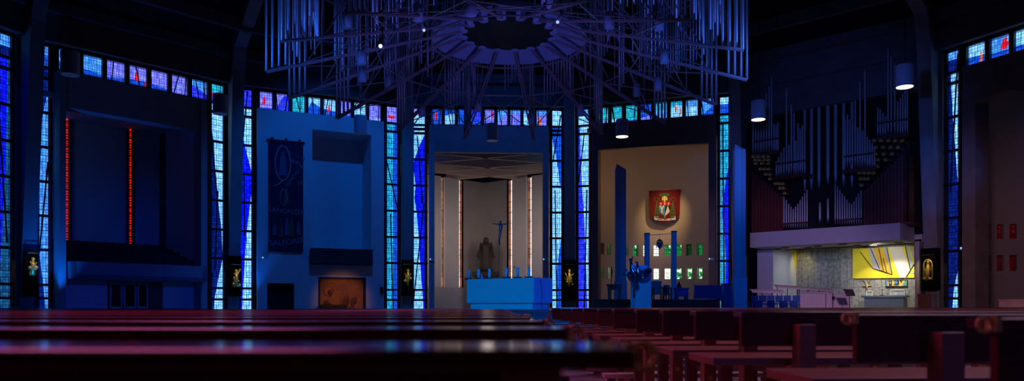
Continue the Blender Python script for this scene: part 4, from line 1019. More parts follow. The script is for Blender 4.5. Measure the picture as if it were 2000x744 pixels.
# ------------------------------------------------------------------ pendant lamps around the nave
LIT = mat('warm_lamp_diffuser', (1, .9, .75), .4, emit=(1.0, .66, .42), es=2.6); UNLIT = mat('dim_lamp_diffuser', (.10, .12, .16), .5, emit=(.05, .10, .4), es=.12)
for px, py, st, lab in ((137, 123, 0, 'unlit cylindrical pendant lamp above the left jamb of the tribune bay'), (430, 203, 0, 'unlit cylindrical pendant lamp beside the window right of the tribune bay'), (704, 243, 0, 'unlit cylindrical pendant lamp above the recess of the banner wall'),
                        (961, 258, 0, 'unlit cylindrical pendant lamp before the lintel of the statue chapel'), (1215, 250, 1, 'lit cylindrical pendant lamp before the lintel of the shield chapel'), (1481, 215, 1, 'lit cylindrical pendant lamp before the left end of the organ'), (1767, 148, 1, 'lit cylindrical pendant lamp before the right end of the organ, highest in view')):
    d = 1480*10.26/(HOR-py); c = pix(px, d, 11.01)
    t = thing('pendant_lamp', Matrix.Translation(c+Vector((0, 0, -.5))), lab, 'lamp', 'cylindrical pendant lamps around the nave')
    m1 = MB(); m1.lathe(c, [(.33, -.48), (.36, -.5), (.36, .46), (.30, .5), (.01, .5), (.01, .46), (.29, .46), (.33, .42)], 24); m1.build('shade', STEELP, t)
    m1 = MB(); m1.lathe(c, [(.01, -.515), (.345, -.515), (.345, -.49), (.01, -.49)], 24); m1.build('diffuser', LIT if st else UNLIT, t)
    rr_ = hypot(c.x-CX, c.y-CY); m1 = MB(); m1.tube(c+Vector((0, 0, .5)), Vector((c.x, c.y, 17.0+.598*(R-.4-rr_)-.05)), .018, 6); m1.build('cable', BLACK, t)
    if st: lamp('SPOT', 'pendant_light', c+Vector((0, 0, -.55)), c+Vector((0, 0, -5)), 90, (1.0, .62, .38), .25, 110, .8)

# ------------------------------------------------------------------ the organ above the white gallery
b = BAY[2]
org = thing('pipe_organ', b.root(b.U(1625, -.6), -.6, gz1), 'great pipe organ of dark metal pipes and mahogany slats on the white gallery', 'organ')
OX = lambda X: 1420+X/1.908
OY = lambda Y: 60+Y/1.908
def pipe(X, ytop, ybot, wpx, o, name='pipe', m=PIPE, foot=True):
    u = b.U(OX(X), o); d = b.dep(OX(X), o); r = wpx/1.908*d/F/2
    z1, z0 = b.Z(OX(X), OY(ytop), o), b.Z(OX(X), OY(ybot), o)
    m1 = MB(); f_ = min(.6, (z1-z0)*.18) if foot else 0
    c = b.at(u, o)
    prof = ([(r*.35, z0), (r, z0+f_)] if foot else [(r, z0)])+[(r, z1-.03), (r*.85, z1), (r*.8, z1-.1), (.003, z1-.12)]
    m1.lathe(c, prof, 12); return m1.build(name, m, org, True)
# central giants
for X, yt, yb, w_ in ((315, 197, 592, 13), (343, 138, 585, 13), (376, 80, 572, 14), (405, 95, 572, 13), (435, 148, 580, 12), (466, 195, 585, 11), (290, 262, 600, 11)): pipe(X, yt, yb, w_, .3)
for X, yt, yb, w_ in ((346, 640, 712, 9), (376, 625, 712, 9)): pipe(X, yt, yb, w_, -.1)
# towers: X of each pipe, tops, bottom line
def tower(xs, tops, ybot, w_, o):
    for X, t_ in zip(xs, tops): pipe(X, t_, ybot, w_, o)
tower([97, 107, 117, 127, 137, 147, 157, 166, 175, 183, 190], [335, 330, 328, 318, 290, 232, 205, 172, 345, 350, 338], 456, 6, -.5)
tower([184, 193, 202, 212, 222, 231, 240, 250, 257, 265, 273, 281, 290], [485, 470, 452, 435, 216, 425, 275, 305, 410, 345, 365, 352, 372], 541, 6.5, -.7)
tower([440, 449, 458, 468, 478, 487, 496, 505, 514, 523, 532, 541, 550], [330, 312, 330, 345, 258, 360, 190, 372, 148, 395, 405, 418, 430], 512, 6.5, -.7)
tower([562, 571, 581, 590, 600, 612, 625, 636, 646, 655, 664, 672], [285, 292, 305, 318, 65, 95, 125, 262, 250, 235, 215, 200], 392, 6, -.5)
lowA = [212+8.6*i for i in range(11)]; lowB = [403+8.8*i for i in range(12)]
tower(lowA, [618, 630, 645, 655, 664, 655, 645, 630, 618, 604, 592], 735, 5.5, -.9)
tower(lowB, [570, 580, 592, 604, 616, 628, 640, 645, 634, 620, 606, 594], 722, 5.5, -.9)
# shelves under the towers
for X0, X1, y0, y1, o in ((95, 187, 456, 470, -.5), (177, 298, 541, 552, -.7), (430, 555, 513, 530, -.7), (556, 678, 388, 408, -.5)):
    m1 = MB(); u0, u1 = b.U(OX(X0), o-.35), b.U(OX(X1), o-.35); z1 = b.Z(OX((X0+X1)/2), OY((y0+y1)/2-7), o); slab(m1, b, u0, u1, o-.35, o+.45, z1-.22, z1); m1.build('shelf', CASE, org)
    m1 = MB(); slab(m1, b, u0, u1, o-.12, o-.06, z1+.75, z1+.85); m1.build('pipe_rail', CASE, org)
for xs, y in ((lowA, 717), (lowB, 704)):
    m1 = MB(); u0, u1 = b.U(OX(xs[0]-4), -.98), b.U(OX(xs[-1]+4), -.98); z = b.Z(OX(xs[5]), OY(y), -.98); slab(m1, b, u0, u1, -1.06, -.98, z-.05, z+.05); m1.build('pipe_rail', CASE, org)
# slatted mahogany cases with sloping tops
def case(X0, X1, ya, yb, ybot, n, o):
    zb_ = gz1
    for i in range(n):
        xa, xb = X0+(X1-X0)*i/n, X0+(X1-X0)*(i+.86)/n; t_ = ya+(yb-ya)*(i+.5)/n
        m1 = MB(); u0, u1 = b.U(OX(xa), o), b.U(OX(xb), o); slab(m1, b, u0, u1, o, o+.08, zb_, b.Z(OX((xa+xb)/2), OY(t_), o)); m1.build('case_slat', CASE, org)
case(92, 209, 522, 622, 735, 10, -1.0); case(508, 660, 602, 455, 720, 12, -1.0)
m1 = MB(); u0, u1 = b.U(OX(662), -1.0), b.U(OX(664), -1.0); slab(m1, b, u0, u1+.02, -1.0, 1.0, gz1, b.Z(OX(662), OY(455), -1.0)); m1.build('case_side', CASE, org)
m1 = MB()
m1.prism([(b.U(OX(92), .6), .6, gz1), (b.U(OX(680), .6), .6, gz1), (b.U(OX(680), .6), .6, b.Z(OX(680), OY(380), .6)), (b.U(OX(560), .6), .6, b.Z(OX(560), OY(400), .6)), (b.U(OX(430), .6), .6, b.Z(OX(430), OY(520), .6)), (b.U(OX(300), .6), .6, b.Z(OX(300), OY(545), .6)), (b.U(OX(92), .6), .6, b.Z(OX(92), OY(460), .6))], (0, .12, 0), 0, b.M)
m1.build('case_back', BLACK, org)
m1 = MB(); slab(m1, b, b.U(OX(92), -1.05), b.U(OX(690), -1.05), -1.1, .6, gz1, gz1+.1); m1.build('base_board', CASE, org)
# horizontal trumpet pipes: round gilded mouths
rows = [(98, 152, 468, 4, 0), (104, 154, 480, 4, 0), (106, 152, 493, 3, 0), (124, 155, 514, 3, 0), (143, 160, 534, 2, 0), (160, 164, 551, 1, 0), (180, 206, 569, 3, 0), (196, 208, 586, 2, 0), (213, 217, 605, 1, 0),
        (548, 652, 408, 5, 0), (553, 636, 433, 4, 0), (553, 614, 458, 3, 0), (562, 590, 480, 2, 0), (560, 566, 505, 1, 0), (492, 546, 529, 4, 0), (498, 524, 551, 3, 0), (500, 506, 575, 1, 0)]
for x0, x1, y, n, _ in rows:
    for i in range(n):
        X = x0+(x1-x0)*i/max(1, n-1) if n > 1 else x0; o = -1.0; u, z = b.U(OX(X), o), b.Z(OX(X), OY(y), o)
        m1 = MB(); p = b.at(u, o, z); q = b.at(u, .62, z-.02); m1.path([q, b.at(u, o+.3, z), p], [.04, .06, .125], 10); m1.build('trumpet_pipe', BRASS, org, True)

# ------------------------------------------------------------------ stations on the pillars
def station(i, px, w_px, y0, y1, gy, gw, gh, kind, lab):
    a = ang(i); M = Matrix.Translation(polar(a, R-.30))@Matrix.Rotation(-a, 4, 'Z')
    d = polar(a, R-.3).y; k = d/F; z0, z1 = zpix(y1, d), zpix(y0, d); zg = zpix(gy, d)
    hw_ = w_px*k/2
    t = thing('station_plaque', M@Matrix.Translation((0, -.02, z0)), lab, 'sculpture', 'gilded station sculptures on the pillars')
    m1 = MB(); m1.box(-hw_, hw_, -.10, .35, z0, z1, M); m1.build('panel', MATTE, t)
    m1 = MB(); s = gh*k/2; sw_ = gw*k/2; rn = random.Random(i*13+5); q = lambda x, z, o=-.18: M@Vector((x*sw_, o, zg+z*s))
    m1.path([q(-.1, -.95), q(0, -.3), q(.05, .2), q(0, .6)], [.10, .12, .13, .07], 8); m1.ball(q(.05, .75), .10, 10)
    if kind in ('cross', 'fallen'):
        tl = .35 if kind == 'cross' else .9
        m1.path([q(-.9, -tl+.2), q(.95, tl+.1)], .055, 6); m1.path([q(.15-tl*.3, .95), q(-.05, -.9)], .055, 6)
    if kind == 'arch':
        m1.path([q(-.8, -.8)]+[q(-.8*cos(pi*j/8), .45+.55*sin(pi*j/8)) for j in range(9)]+[q(.8, -.8)], .05, 6)
        m1.path([q(-.9, -.85), q(.9, -.85)], .08, 6)
    for j in range(8):
        m1.ball(q(rn.uniform(-.8, .8), rn.uniform(-.95, .1), -.14), rn.uniform(.06, .12), 8)
    for j in range(5):
        m1.path([q(rn.uniform(-.5, .5), rn.uniform(-.4, .4)), q(rn.uniform(-.9, .9), rn.uniform(-.8, .6))], .035, 5)
    m1.build('gilded_relief', GOLD, t, True)
    m1 = MB(); m1.tube(M@Vector((-hw_*.8, -.2, zg+s*1.45)), M@Vector((hw_*.8, -.2, zg+s*1.45)), .02, 6); m1.tube(M@Vector((-hw_*.7, -.2, zg+s*1.45)), M@Vector((-hw_*.7, -.0, zg+s*1.45)), .02, 6); m1.build('picture_rail', BRASS, t)
    lamp('SPOT', 'station_light', M@Vector((0, -1.3, zg+s*1.9)), M@Vector((0, -.1, zg)), 60 if i == 1 else 34, (1.0, .80, .30), .03, 60, .7)
station(-2, 52, 24, 492, 578, 519, 17, 34, 'rosette', 'black plaque with gilded rounded figure group on the far left pillar')
station(-1, 454, 23, 500, 578, 543, 17, 36, 'fallen', 'black plaque with gilded sprawling figure on the pillar between tribune and banner bays')
station(0, 793, 24, 508, 578, 541, 15, 34, 'rosette', 'black plaque with gilded standing figure on the pillar left of the statue chapel')
station(1, 1113, 25, 508, 588, 543, 18, 36, 'cross', 'black plaque with gilded figure carrying a cross on the pillar right of the altar')
station(3, 1822, 30, 485, 566, 527, 20, 40, 'arch', 'black plaque with gilded figure under an arch on the pillar right of the organ')
#@@PART4
# ------------------------------------------------------------------ altar and what stands on it
AM = Matrix.Translation((-.10, 24.58, PLAT))@Matrix.Rotation(rad(-36), 4, 'Z')
hx, hy = 1.33, .52
t = thing('altar', AM, 'massive white marble altar block lit blue on the sanctuary platform', 'altar')
m1 = MB(); m1.box(-hx+.10, hx-.10, -hy+.08, hy-.08, 0, .20, AM); m1.build('plinth', MARBLE, t)
m1 = MB(); m1.box(-hx, hx, -hy, hy, .20, .98, AM); m1.build('block', MARBLE, t, bevel=.008)
def on_altar(px, ly):        # point of the altar top on the line y = ly seen at px
    d_ = Vector(((px-1000)/F, 1, 0)); c = AM@Vector((0, ly, 0)); n_ = (AM.to_3x3()@Vector((0, 1, 0)))
    tt = c.dot(n_)/d_.dot(n_); return Vector((d_.x*tt, d_.y*tt, PLAT+.98))
order = ['leftmost', 'second from the left', 'third from the left', 'third from the right', 'second from the right', 'rightmost']
for i, (px, hh) in enumerate(((916, .26), (935, .27), (956, .28), (989, .28), (1011, .29), (1033, .27))):
    p = on_altar(px, .05)
    t = thing('altar_candle', Matrix.Translation(p), '%s of six stubby white candles in dark dishes on the altar' % order[i], 'candle', 'candles on the altar')
    m1 = MB(); m1.lathe(p, [(.09, 0), (.14, .03), (.15, .055), (.05, .05), (.04, .04)], 16); m1.build('dish', BLACK, t, True)
    m1 = MB(); m1.lathe(p, [(.042, .045), (.042, .07), (.047, .08), (.047, .08+hh), (.035, .075+hh), (.003, .07+hh)], 14); m1.build('candle', WAX, t, True)
    m1 = MB(); m1.tube(p+Vector((0, 0, .07+hh)), p+Vector((.003, 0, .11+hh)), .004, 5); m1.build('wick', BLACK, t)
p = on_altar(941, -.05)
t = thing('sanitiser_bottle', Matrix.Translation(p), 'small bright blue pump bottle between the left candles on the altar', 'bottle')
m1 = MB(); m1.lathe(p, [(.035, 0), (.04, .02), (.04, .10), (.015, .13), (.012, .15)], 12); m1.build('bottle', BLUEPL, t, True)
m1 = MB(); m1.tube(p+Vector((0, 0, .15)), p+Vector((0, 0, .18)), .01, 8); m1.tube(p+Vector((0, 0, .18)), p+Vector((-.04, 0, .178)), .008, 6); m1.build('pump', WHITE, t, True)
# altar crucifix: slender body with raised arms on a thin rod
p = on_altar(973, .15); dz = p.y
t = thing('altar_crucifix', Matrix.Translation(p), 'slender bronze crucifix figure with spread arms on a thin rod above the altar', 'crucifix')
m1 = MB(); m1.lathe(p, [(.11, 0), (.12, .02), (.03, .05), (.01, .06)], 14); m1.build('foot', BRONZE, t, True)
xz = lambda px, py, dy=0: pix(px, dz+dy, zpix(py, dz))
m1 = MB(); m1.path([p+Vector((0, 0, .05)), xz(975, 478), xz(977, 436, .04)], [.010, .009, .008], 6); m1.build('rod', BRONZE, t, True)
m1 = MB(); m1.path([xz(976, 477, -.03), xz(975, 471, -.04), xz(975.5, 465, -.05), xz(977, 456, -.04), xz(977, 450, -.04), xz(978.5, 443, -.05), xz(978, 439, -.04), xz(977.8, 436.8, -.05)], [.022, .035, .032, .05, .045, .065, .05, .02], 10)
m1.path([xz(976, 478.5, -.05), xz(975.4, 475, -.03)], [.03, .02], 6); m1.ball(xz(977.3, 434, -.07), .042, 10, .85, 1, 1.2)
for s_ in (-1, 1): m1.path([xz(978, 440, -.04), xz(978+s_*6, 438.5, -.05), xz(978+s_*11, 437.2, -.03), xz(978+s_*15, 437, -.02)], [.03, .022, .018, .014], 8)
m1.build('figure', BRONZE, t, True)
m1 = MB(); m1.path([xz(977, 436, 0), xz(977.5, 430, 0)], .01, 6); m1.tube(xz(961, 437, 0), xz(993, 437, 0), .008, 6); m1.build('crossbar', BRONZE, t)
p = on_altar(1001, .25)
t = thing('altar_microphone', Matrix.Translation(p), 'thin black gooseneck microphone among the right candles on the altar', 'microphone')
m1 = MB(); m1.lathe(p, [(.05, 0), (.05, .02), (.01, .03)], 10); m1.build('base', BLACK, t); m1 = MB(); m1.path([p, p+Vector((.01, 0, .2)), p+Vector((.05, -.02, .36))], .006, 6); m1.build('gooseneck', BLACK, t); m1 = MB(); m1.path([p+Vector((.05, -.02, .36)), p+Vector((.07, -.03, .42))], .016, 8); m1.build('capsule', BLACK, t)
q = lambda y, z: AM@Vector((hx+.012, y, z))
m1 = MB(); m1.path([AM@Vector((hx-.25, -.1, .988)), AM@Vector((hx-.05, -.16, .99)), q(-.18, .97), q(-.12, .75), q(-.08, .5), q(-.12, .2), q(-.05, .02)], .008, 5)
tag(m1.build('microphone_cable', mat('dark_blue_cable', (.03, .04, .10), .6)), 'thin dark cable hanging down the right end of the altar', 'cable')

# ------------------------------------------------------------------ lectern with bronze birds
ld = 21.0; lc = pix(1251, ld, PLAT); LM = Matrix.Translation(lc)@Matrix.Rotation(rad(12), 4, 'Z')
t = thing('lectern', LM, 'blue-lit block lectern right of the altar carrying the bronze bird sculpture', 'lectern')
zt_ = zpix(523, ld)-PLAT
m1 = MB(); m1.prism([(-.22, -.2, 0), (-.22, .2, 0), (-.22, .2, zt_+.05), (-.22, -.2, zt_-.10)], (.46, 0, 0), 0, LM); m1.build('block', MARBLE, t, bevel=.008)
m1 = MB(); m1.prism([(-.22, -.22, zt_-.10), (-.22, .2, zt_+.05), (-.22, .2, zt_+.08), (-.22, -.22, zt_-.07)], (.46, 0, 0), 0, LM); m1.build('book_rest', MARBLE, t)
bx = lambda px, py, dy=0: pix(px, ld-.30+dy, zpix(py, ld-.30))
t = thing('bird_sculpture', Matrix.Translation(bx(1240, 585)), 'shiny bronze sculpture of long-necked birds with spread wing on the lectern front', 'sculpture')
BIRD = mat('polished_bronze', (.34, .36, .42), .18, metal=.95, var=.3, scale=8, bump=.2)
m1 = MB(); m1.path([bx(1238, 578, .05), bx(1239, 560), bx(1240, 548, -.03), bx(1241, 538, -.06), bx(1236, 528, -.06), bx(1233, 519, -.05), bx(1232, 511, -.05)], [.02, .04, .07, .13, .10, .05, .035], 10)
m1.ball(bx(1232, 508, -.06), .045, 10, 1.2, 1, 1); m1.path([bx(1233, 508, -.07), bx(1236, 503, -.07), bx(1237.5, 501, -.06)], [.03, .012, .004], 8); m1.build('bird', BIRD, t, True)
m1 = MB(); m1.path([bx(1243, 545, -.05), bx(1248, 535, -.06), bx(1246, 524, -.06), bx(1244, 516, -.06)], [.06, .10, .05, .03], 10); m1.ball(bx(1244.5, 513.5, -.06), .038, 10); m1.path([bx(1243, 513, -.07), bx(1239, 510.5, -.07)], [.024, .004], 8); m1.build('bird', BIRD, t, True)
for k, pts in enumerate(([(1245, 536), (1255, 531), (1265, 526), (1270, 527), (1272, 532)], [(1246, 540), (1256, 537), (1265, 533), (1271, 530)], [(1248, 545), (1258, 542), (1267, 536)], [(1250, 534), (1260, 528), (1268, 524)])):
    m1 = MB(); m1.path([bx(x, y, -.06-.02*k) for x, y in pts], [.035]+[.05]*(len(pts)-2)+[.02], 8); m1.build('wing_feather', BIRD, t, True)
for pts in ([(1238, 540), (1230, 533), (1222, 535), (1216, 535)], [(1237, 545), (1228, 541), (1223, 528), (1225, 525)], [(1238, 550), (1231, 546), (1226, 541)], [(1242, 550), (1244, 558), (1243, 566)]):
    m1 = MB(); m1.path([bx(x, y, -.05) for x, y in pts], [.04]+[.045]*(len(pts)-2)+[.012], 8); m1.build('feather', BIRD, t, True)
m1 = MB(); m1.path([bx(1241, 548, .02), bx(1239, 565, .05), bx(1237, 578, .06), bx(1239, 581, .05)], [.05, .022, .018, .03], 8); m1.build('tail', BIRD, t, True)

# ------------------------------------------------------------------ blue slab columns and posts
def pylon(px0, px1, ya, yb, d, z0, lab, name='slab_column'):
    x0, x1 = (px0-1000)/F*d, (px1-1000)/F*d; w_ = x1-x0
    t = thing(name, Matrix.Translation(((x0+x1)/2, d, z0)), lab, 'column')
    xm = x0+w_*.46
    m1 = MB(); m1.prism([(x0, d+.12, z0+1.9), (xm, d-.05, z0+1.9), (x1, d+.02, z0+1.9), (x1, d+.4, z0+1.9), (x0, d+.4, z0+1.9)], (0, 0, zpix(yb, d)-z0-1.9))
    za, zb = zpix(yb, d), zpix(ya, d)
    n0 = len(m1.v); m1.v += [Vector((x0, d+.12, zb)), Vector((xm, d-.05, za)), Vector((x1, d+.02, za)), Vector((x1, d+.4, za)), Vector((x0, d+.4, zb))]
    for i in (5, 6, 7, 8, 9): pass
    # slanted cap
    cap = [Vector((x0, d+.12, za)), Vector((xm, d-.05, za)), Vector((x1, d+.02, za)), Vector((x1, d+.4, za)), Vector((x0, d+.4, za))]
    m1.v = m1.v[:n0]; pk = Vector((x0+w_*.15, d+.25, zb)); b0 = len(m1.v); m1.v += cap+[pk]
    for i in range(5): m1.f.append((b0+i, b0+(i+1) % 5, b0+5)); m1.m.append(0)
    m1.build('shaft', STEELP, t)
    m1 = MB(); m1.prism([(x0-.04, d+.1, z0), (x1+.03, d-.08, z0), (x1+.03, d+.44, z0), (x0-.04, d+.44, z0)], (0, 0, 1.9)); m1.build('pedestal', STEELP, t)
DZ = .78      # height of the wooden stage behind the altar
pylon(1203, 1223, 318, 331, 35.5, 0, 'tall slim blue-lit slab column with slanted top before the shield chapel')
pylon(1437, 1457, 279, 292, 30.5, 0, 'tall slim blue-lit slab column with pointed top between window and organ')
# dark wooden stage
sx = lambda px, d: (px-1000)/F*d
m1 = MB(); zs_ = zpix(584.5, 30.0)
m1.prism([(sx(1159, 30), 30, 0), (sx(1402, 30), 30, 0), (sx(1402, 35), 35, 0), (sx(1159, 35), 35, 0)], (0, 0, zs_))
DARKW = mat('dark_brown_board', (.07, .030, .024), .5, var=.3, scale=3)
stg = thing('wooden_stage', Matrix.Translation((sx(1280, 30), 30, 0)), 'low dark brown wooden stage with step behind the lectern', 'platform')
m1.build('platform', DARKW, stg)
m1 = MB(); m1.prism([(sx(1175, 29.6), 29.5, 0), (sx(1395, 29.6), 29.5, 0), (sx(1395, 29.6), 30, 0), (sx(1175, 29.6), 30, 0)], (0, 0, zs_-.17)); m1.build('step', DARKW, stg)
SZ = zs_
def post(px0, px1, ytop, d, lab):
    x0, x1 = sx(px0, d), sx(px1, d)
    t = thing('canopy_post', Matrix.Translation(((x0+x1)/2, d, SZ)), lab, 'post', 'posts on the wooden stage')
    m1 = MB(); m1.box(x0, x1, d, d+.22, SZ, zpix(ytop, d)); m1.build('shaft', STEELP, t)
    m1 = MB(); m1.box(x0-.03, x1+.03, d-.03, d+.25, SZ, SZ+.12); m1.build('foot', STEELP, t); m1 = MB(); m1.box(x0-.01, x1+.01, d-.01, d+.23, zpix(ytop, d), zpix(ytop, d)+.05); m1.build('cap', BLACK, t)
post(1260, 1269, 457, 33.5, 'slim square post holding the wire on the stage, left of two'); post(1313, 1322, 453, 33.5, 'slim square post holding the wire on the stage, right of two')
m1 = MB(); pa, pb = pix(1267, 33.6, zpix(459, 33.6)), pix(1315, 33.6, zpix(456, 33.6)); m1.tube(pa, pb, .014, 6)
tag(m1.build('suspension_wire', STEELP), 'thin wire stretched between the two slim posts on the stage', 'wire')
hc = pix(1288.5, 33.6, 0); hz = lambda y: zpix(y, 33.6)
t = thing('hanging_emblem', Matrix.Translation(hc+Vector((0, 0, hz(487)))), 'small dark crest with green hat hanging from the wire before the little windows', 'emblem')
m1 = MB(); m1.prism([hc+Vector((x, 0, hz(y))) for x, y in ((-.11, 472), (.11, 472), (.11, 481), (0, 487), (-.11, 481))], (0, .04, 0)); m1.build('shield', mat('blue_enamel', (.03, .05, .16), .3), t)
m1 = MB(); m1.lathe(hc+Vector((0, .02, hz(471))), [(.14, 0), (.14, .02), (.08, .03), (.07, .08), (.01, .09)], 14, sy=.4); m1.build('hat', GREENC, t)
m1 = MB(); m1.tube(hc+Vector((0, .02, hz(469))), hc+Vector((0, .02, hz(457.6))), .008, 5); m1.build('cord', BLACK, t)
m1 = MB()
for s_ in (-1, 1): m1.path([hc+Vector((s_*.1, -.01, hz(471))), hc+Vector((s_*.15, -.01, hz(478))), hc+Vector((s_*.13, -.01, hz(484)))], .018, 6)
m1.path([hc+Vector((-.1, -.01, hz(471))), hc+Vector((.1, -.01, hz(471)))], .018, 6); m1.build('cords', OLIVE, t)

# ------------------------------------------------------------------ furniture on the stage
def table_like(px0, px1, ytop, d, dep, name, lab, cat, top, body, th=.09, skirt=.25, legs=True):
    x0, x1 = sx(px0, d), sx(px1, d); zt = zpix(ytop, d)
    t = thing(name, Matrix.Translation(((x0+x1)/2, d+dep/2, SZ)), lab, cat)
    m1 = MB(); m1.box(x0, x1, d, d+dep, zt-th, zt); m1.build('top', top, t, bevel=.01)
    if skirt: m1 = MB(); m1.box(x0+.04, x1-.04, d+.03, d+dep-.03, zt-th-skirt, zt-th); m1.build('apron', body, t)
    if legs:
        for ax in (x0+.05, x1-.13):
            for ay in (d+.04, d+dep-.12): m1 = MB(); m1.box(ax, ax+.08, ay, ay+.08, SZ, zt-th-skirt); m1.build('leg', body, t)
    return t
table_like(1187, 1216, 555, 31.0, .45, 'credence_table', 'small green-topped table with legs left of the lectern on the stage', 'table', TEALF, TEALF, .06, .16)
def chair(px0, px1, ytop, yseat, d, lab, fab, arms=False):
    x0, x1 = sx(px0, d), sx(px1, d); zt, zs = zpix(ytop, d), zpix(yseat, d)
    zs = max(zs, SZ+.15)
    t = thing('sanctuary_chair', Matrix.Translation(((x0+x1)/2, d+.25, SZ)), lab, 'chair', 'chairs on the stage')
    m1 = MB(); m1.box(x0, x1, d, d+.48, zs-.07, zs); m1.build('seat', fab, t, bevel=.015)
    m1 = MB(); m1.box(x0, x1, d+.42, d+.5, zs, zt); m1.build('backrest', fab, t, bevel=.015)
    for ax in (x0, x1-.05):
        for ay in (d, d+.44): m1 = MB(); m1.box(ax, ax+.05, ay, ay+.05, SZ, zs-.07); m1.build('leg', DARKW, t)
        if arms: m1 = MB(); m1.box(ax, ax+.05, d, d+.46, zs+.2, zs+.25); m1.box(ax, ax+.05, d, d+.05, zs, zs+.2); m1.build('armrest', DARKW, t)
chair(1276, 1296, 548, 572, 32.4, 'green-backed chair on the stage, just right of the lectern', TEALF, True)
chair(1300, 1312, 556, 573, 32.0, 'grey-backed chair on the stage, between green chair and desk', mat('grey_upholstery', (.10, .10, .16), .9), True)
t = table_like(1320, 1347, 562, 31.2, .5, 'reading_desk', 'dark blue desk on the stage right of the slim posts', 'desk', FELT, FELT, .06, .3)
p = pix(1326, 31.4, zpix(562, 31.2))
t = thing('statuette', Matrix.Translation(p), 'tiny dark seated statuette on top of the blue desk', 'statuette')
m1 = MB(); m1.loft([ell(p+Vector((0, 0, z)), r, r*.8, 12) for z, r in ((0, .10), (.05, .10), (.1, .07), (.16, .075), (.19, .03))]); m1.ball(p+Vector((0, 0, .225)), .04, 10); m1.build('figure', BLACK, t, True)
m1 = MB(); m1.box(-.12, .12, -.09, .09, 0, .015, Matrix.Translation(p)); m1.build('base', BLACK, t)
# pleated screen and box
d = 32.4; t = thing('pleated_screen', Matrix.Translation((sx(1383, d), d, SZ)), 'dark blue pleated screen between thin posts on the right of the stage', 'screen')
m1 = MB(); n = 22; x0, x1 = sx(1357, d), sx(1410, d); zt = zpix(557, d)
m1.loft([[Vector((x0+(x1-x0)*i/n, d+(.03 if i % 2 else -.03), SZ+.05)), Vector((x0+(x1-x0)*i/n, d+.04+(.03 if i % 2 else -.03), SZ+.05)), Vector((x0+(x1-x0)*i/n, d+.04+(.03 if i % 2 else -.03), zt)), Vector((x0+(x1-x0)*i/n, d+(.03 if i % 2 else -.03), zt))] for i in range(n+1)])
m1.build('pleats', FELT, t)
for px in (1355.5, 1411.5): m1 = MB(); m1.tube(pix(px, d, SZ), pix(px, d, zt+.08), .022, 8); m1.build('post', ALU, t, True)
d = 33.0; x0, x1 = sx(1413, d), sx(1431, d)
t = thing('confessional_screen', Matrix.Translation(((x0+x1)/2, d, 0)), 'upright dark blue box panel standing before the right window', 'screen')
m1 = MB(); m1.box(x0, x1, d, d+.35, 0, zpix(556, d)); m1.build('panel', FELT, t, bevel=.01); m1 = MB(); m1.box(x0-.02, x1+.02, d-.02, d+.37, zpix(556, d), zpix(556, d)+.04); m1.build('cap', DARKW, t)
# microphone stand left of the lectern
d = 29.0; p = pix(1194, d, 0)
t = thing('microphone_stand', Matrix.Translation(p), 'thin dark microphone stand left of the slim column', 'microphone stand')
m1 = MB(); m1.lathe(p, [(.16, 0), (.16, .03), (.03, .05)], 14); m1.build('base', BLACK, t); m1 = MB(); m1.tube(p+Vector((0, 0, .04)), p+Vector((0, 0, zpix(522, d))), .014, 6); m1.build('pole', BLACK, t); m1 = MB(); m1.path([pix(1194, d, zpix(540, d)), pix(1195, d, zpix(530, d)), pix(1194, d, zpix(520, d))], [.02, .035, .01], 8); m1.build('microphone', BLACK, t)

# ------------------------------------------------------------------ choir area before the organ
CZ = .45
b = BAY[2]
m1 = MB(); m1.prism([b.at(b.U(1468, -5), -8.0), b.at(b.U(1800, -3), -8.0), b.at(b.U(1800, -3), 3.5), b.at(b.U(1480, -3), 3.5)], (0, 0, CZ)); struct(m1.build('floor_choir', DARKW))
d = 36.5; t = thing('choir_screen', Matrix.Translation((sx(1610, d), d, CZ)), 'pale lilac panelled wooden screen before the choir desks', 'screen')
segs = [(1562, 1612), (1613.5, 1660)]
for k, (xa, xb) in enumerate(segs):
    x0, x1 = sx(xa, d), sx(xb, d); zt = zpix(572.5+k*.7, d); n = 6
    for i in range(n):
        m1 = MB(); m1.box(x0+(x1-x0)*i/n, x0+(x1-x0)*(i+.985)/n, d, d+.06, CZ, zt); m1.build('panel', WOODP, t)
    m1 = MB(); m1.box(x0-.02, x1+.02, d-.03, d+.2, zt, zt+.04); m1.build('rail', WOODP, t)
m1 = MB(); m1.box(sx(1627, d)-.06, sx(1627, d)+.06, d-.10, d-.035, zpix(585, d), zpix(579, d)); m1.tube(pix(1627, d-.06, CZ), pix(1627, d-.06, zpix(566, d)), .012, 6)
tag(m1.build('cable_box', BLACK), 'small black box with thin upright on the lilac screen', 'box')
# choir music desks
def desk(xa, ya, xb, yb, d, lab):
    x0, x1 = sx(xa, d), sx(xb, d); za, zb = zpix(ya, d), zpix(yb, d)
    t = thing('choir_desk', Matrix.Translation(((x0+x1)/2, d, CZ)), lab, 'desk', 'sloping choir music desks')
    m1 = MB(); m1.prism([(x0, d, za-.09), (x0, d+.4, za+.04), (x0, d+.4, za+.07), (x0, d, za-.06)], (x1-x0, 0, zb-za)); m1.build('top', WOODP, t)
    m1 = MB(); m1.prism([(x0, d-.02, za-.11), (x0, d, za-.11), (x0, d, za-.03), (x0, d-.02, za-.03)], (x1-x0, 0, zb-za)); m1.build('ledge', WOODP, t)
    for f_ in (.06, .35, .65, .94): m1 = MB(); x = x0+(x1-x0)*f_; m1.tube(Vector((x, d+.2, CZ)), Vector((x, d+.2, za+(zb-za)*f_-.02)), .02, 6); m1.build('leg', CHROME, t)
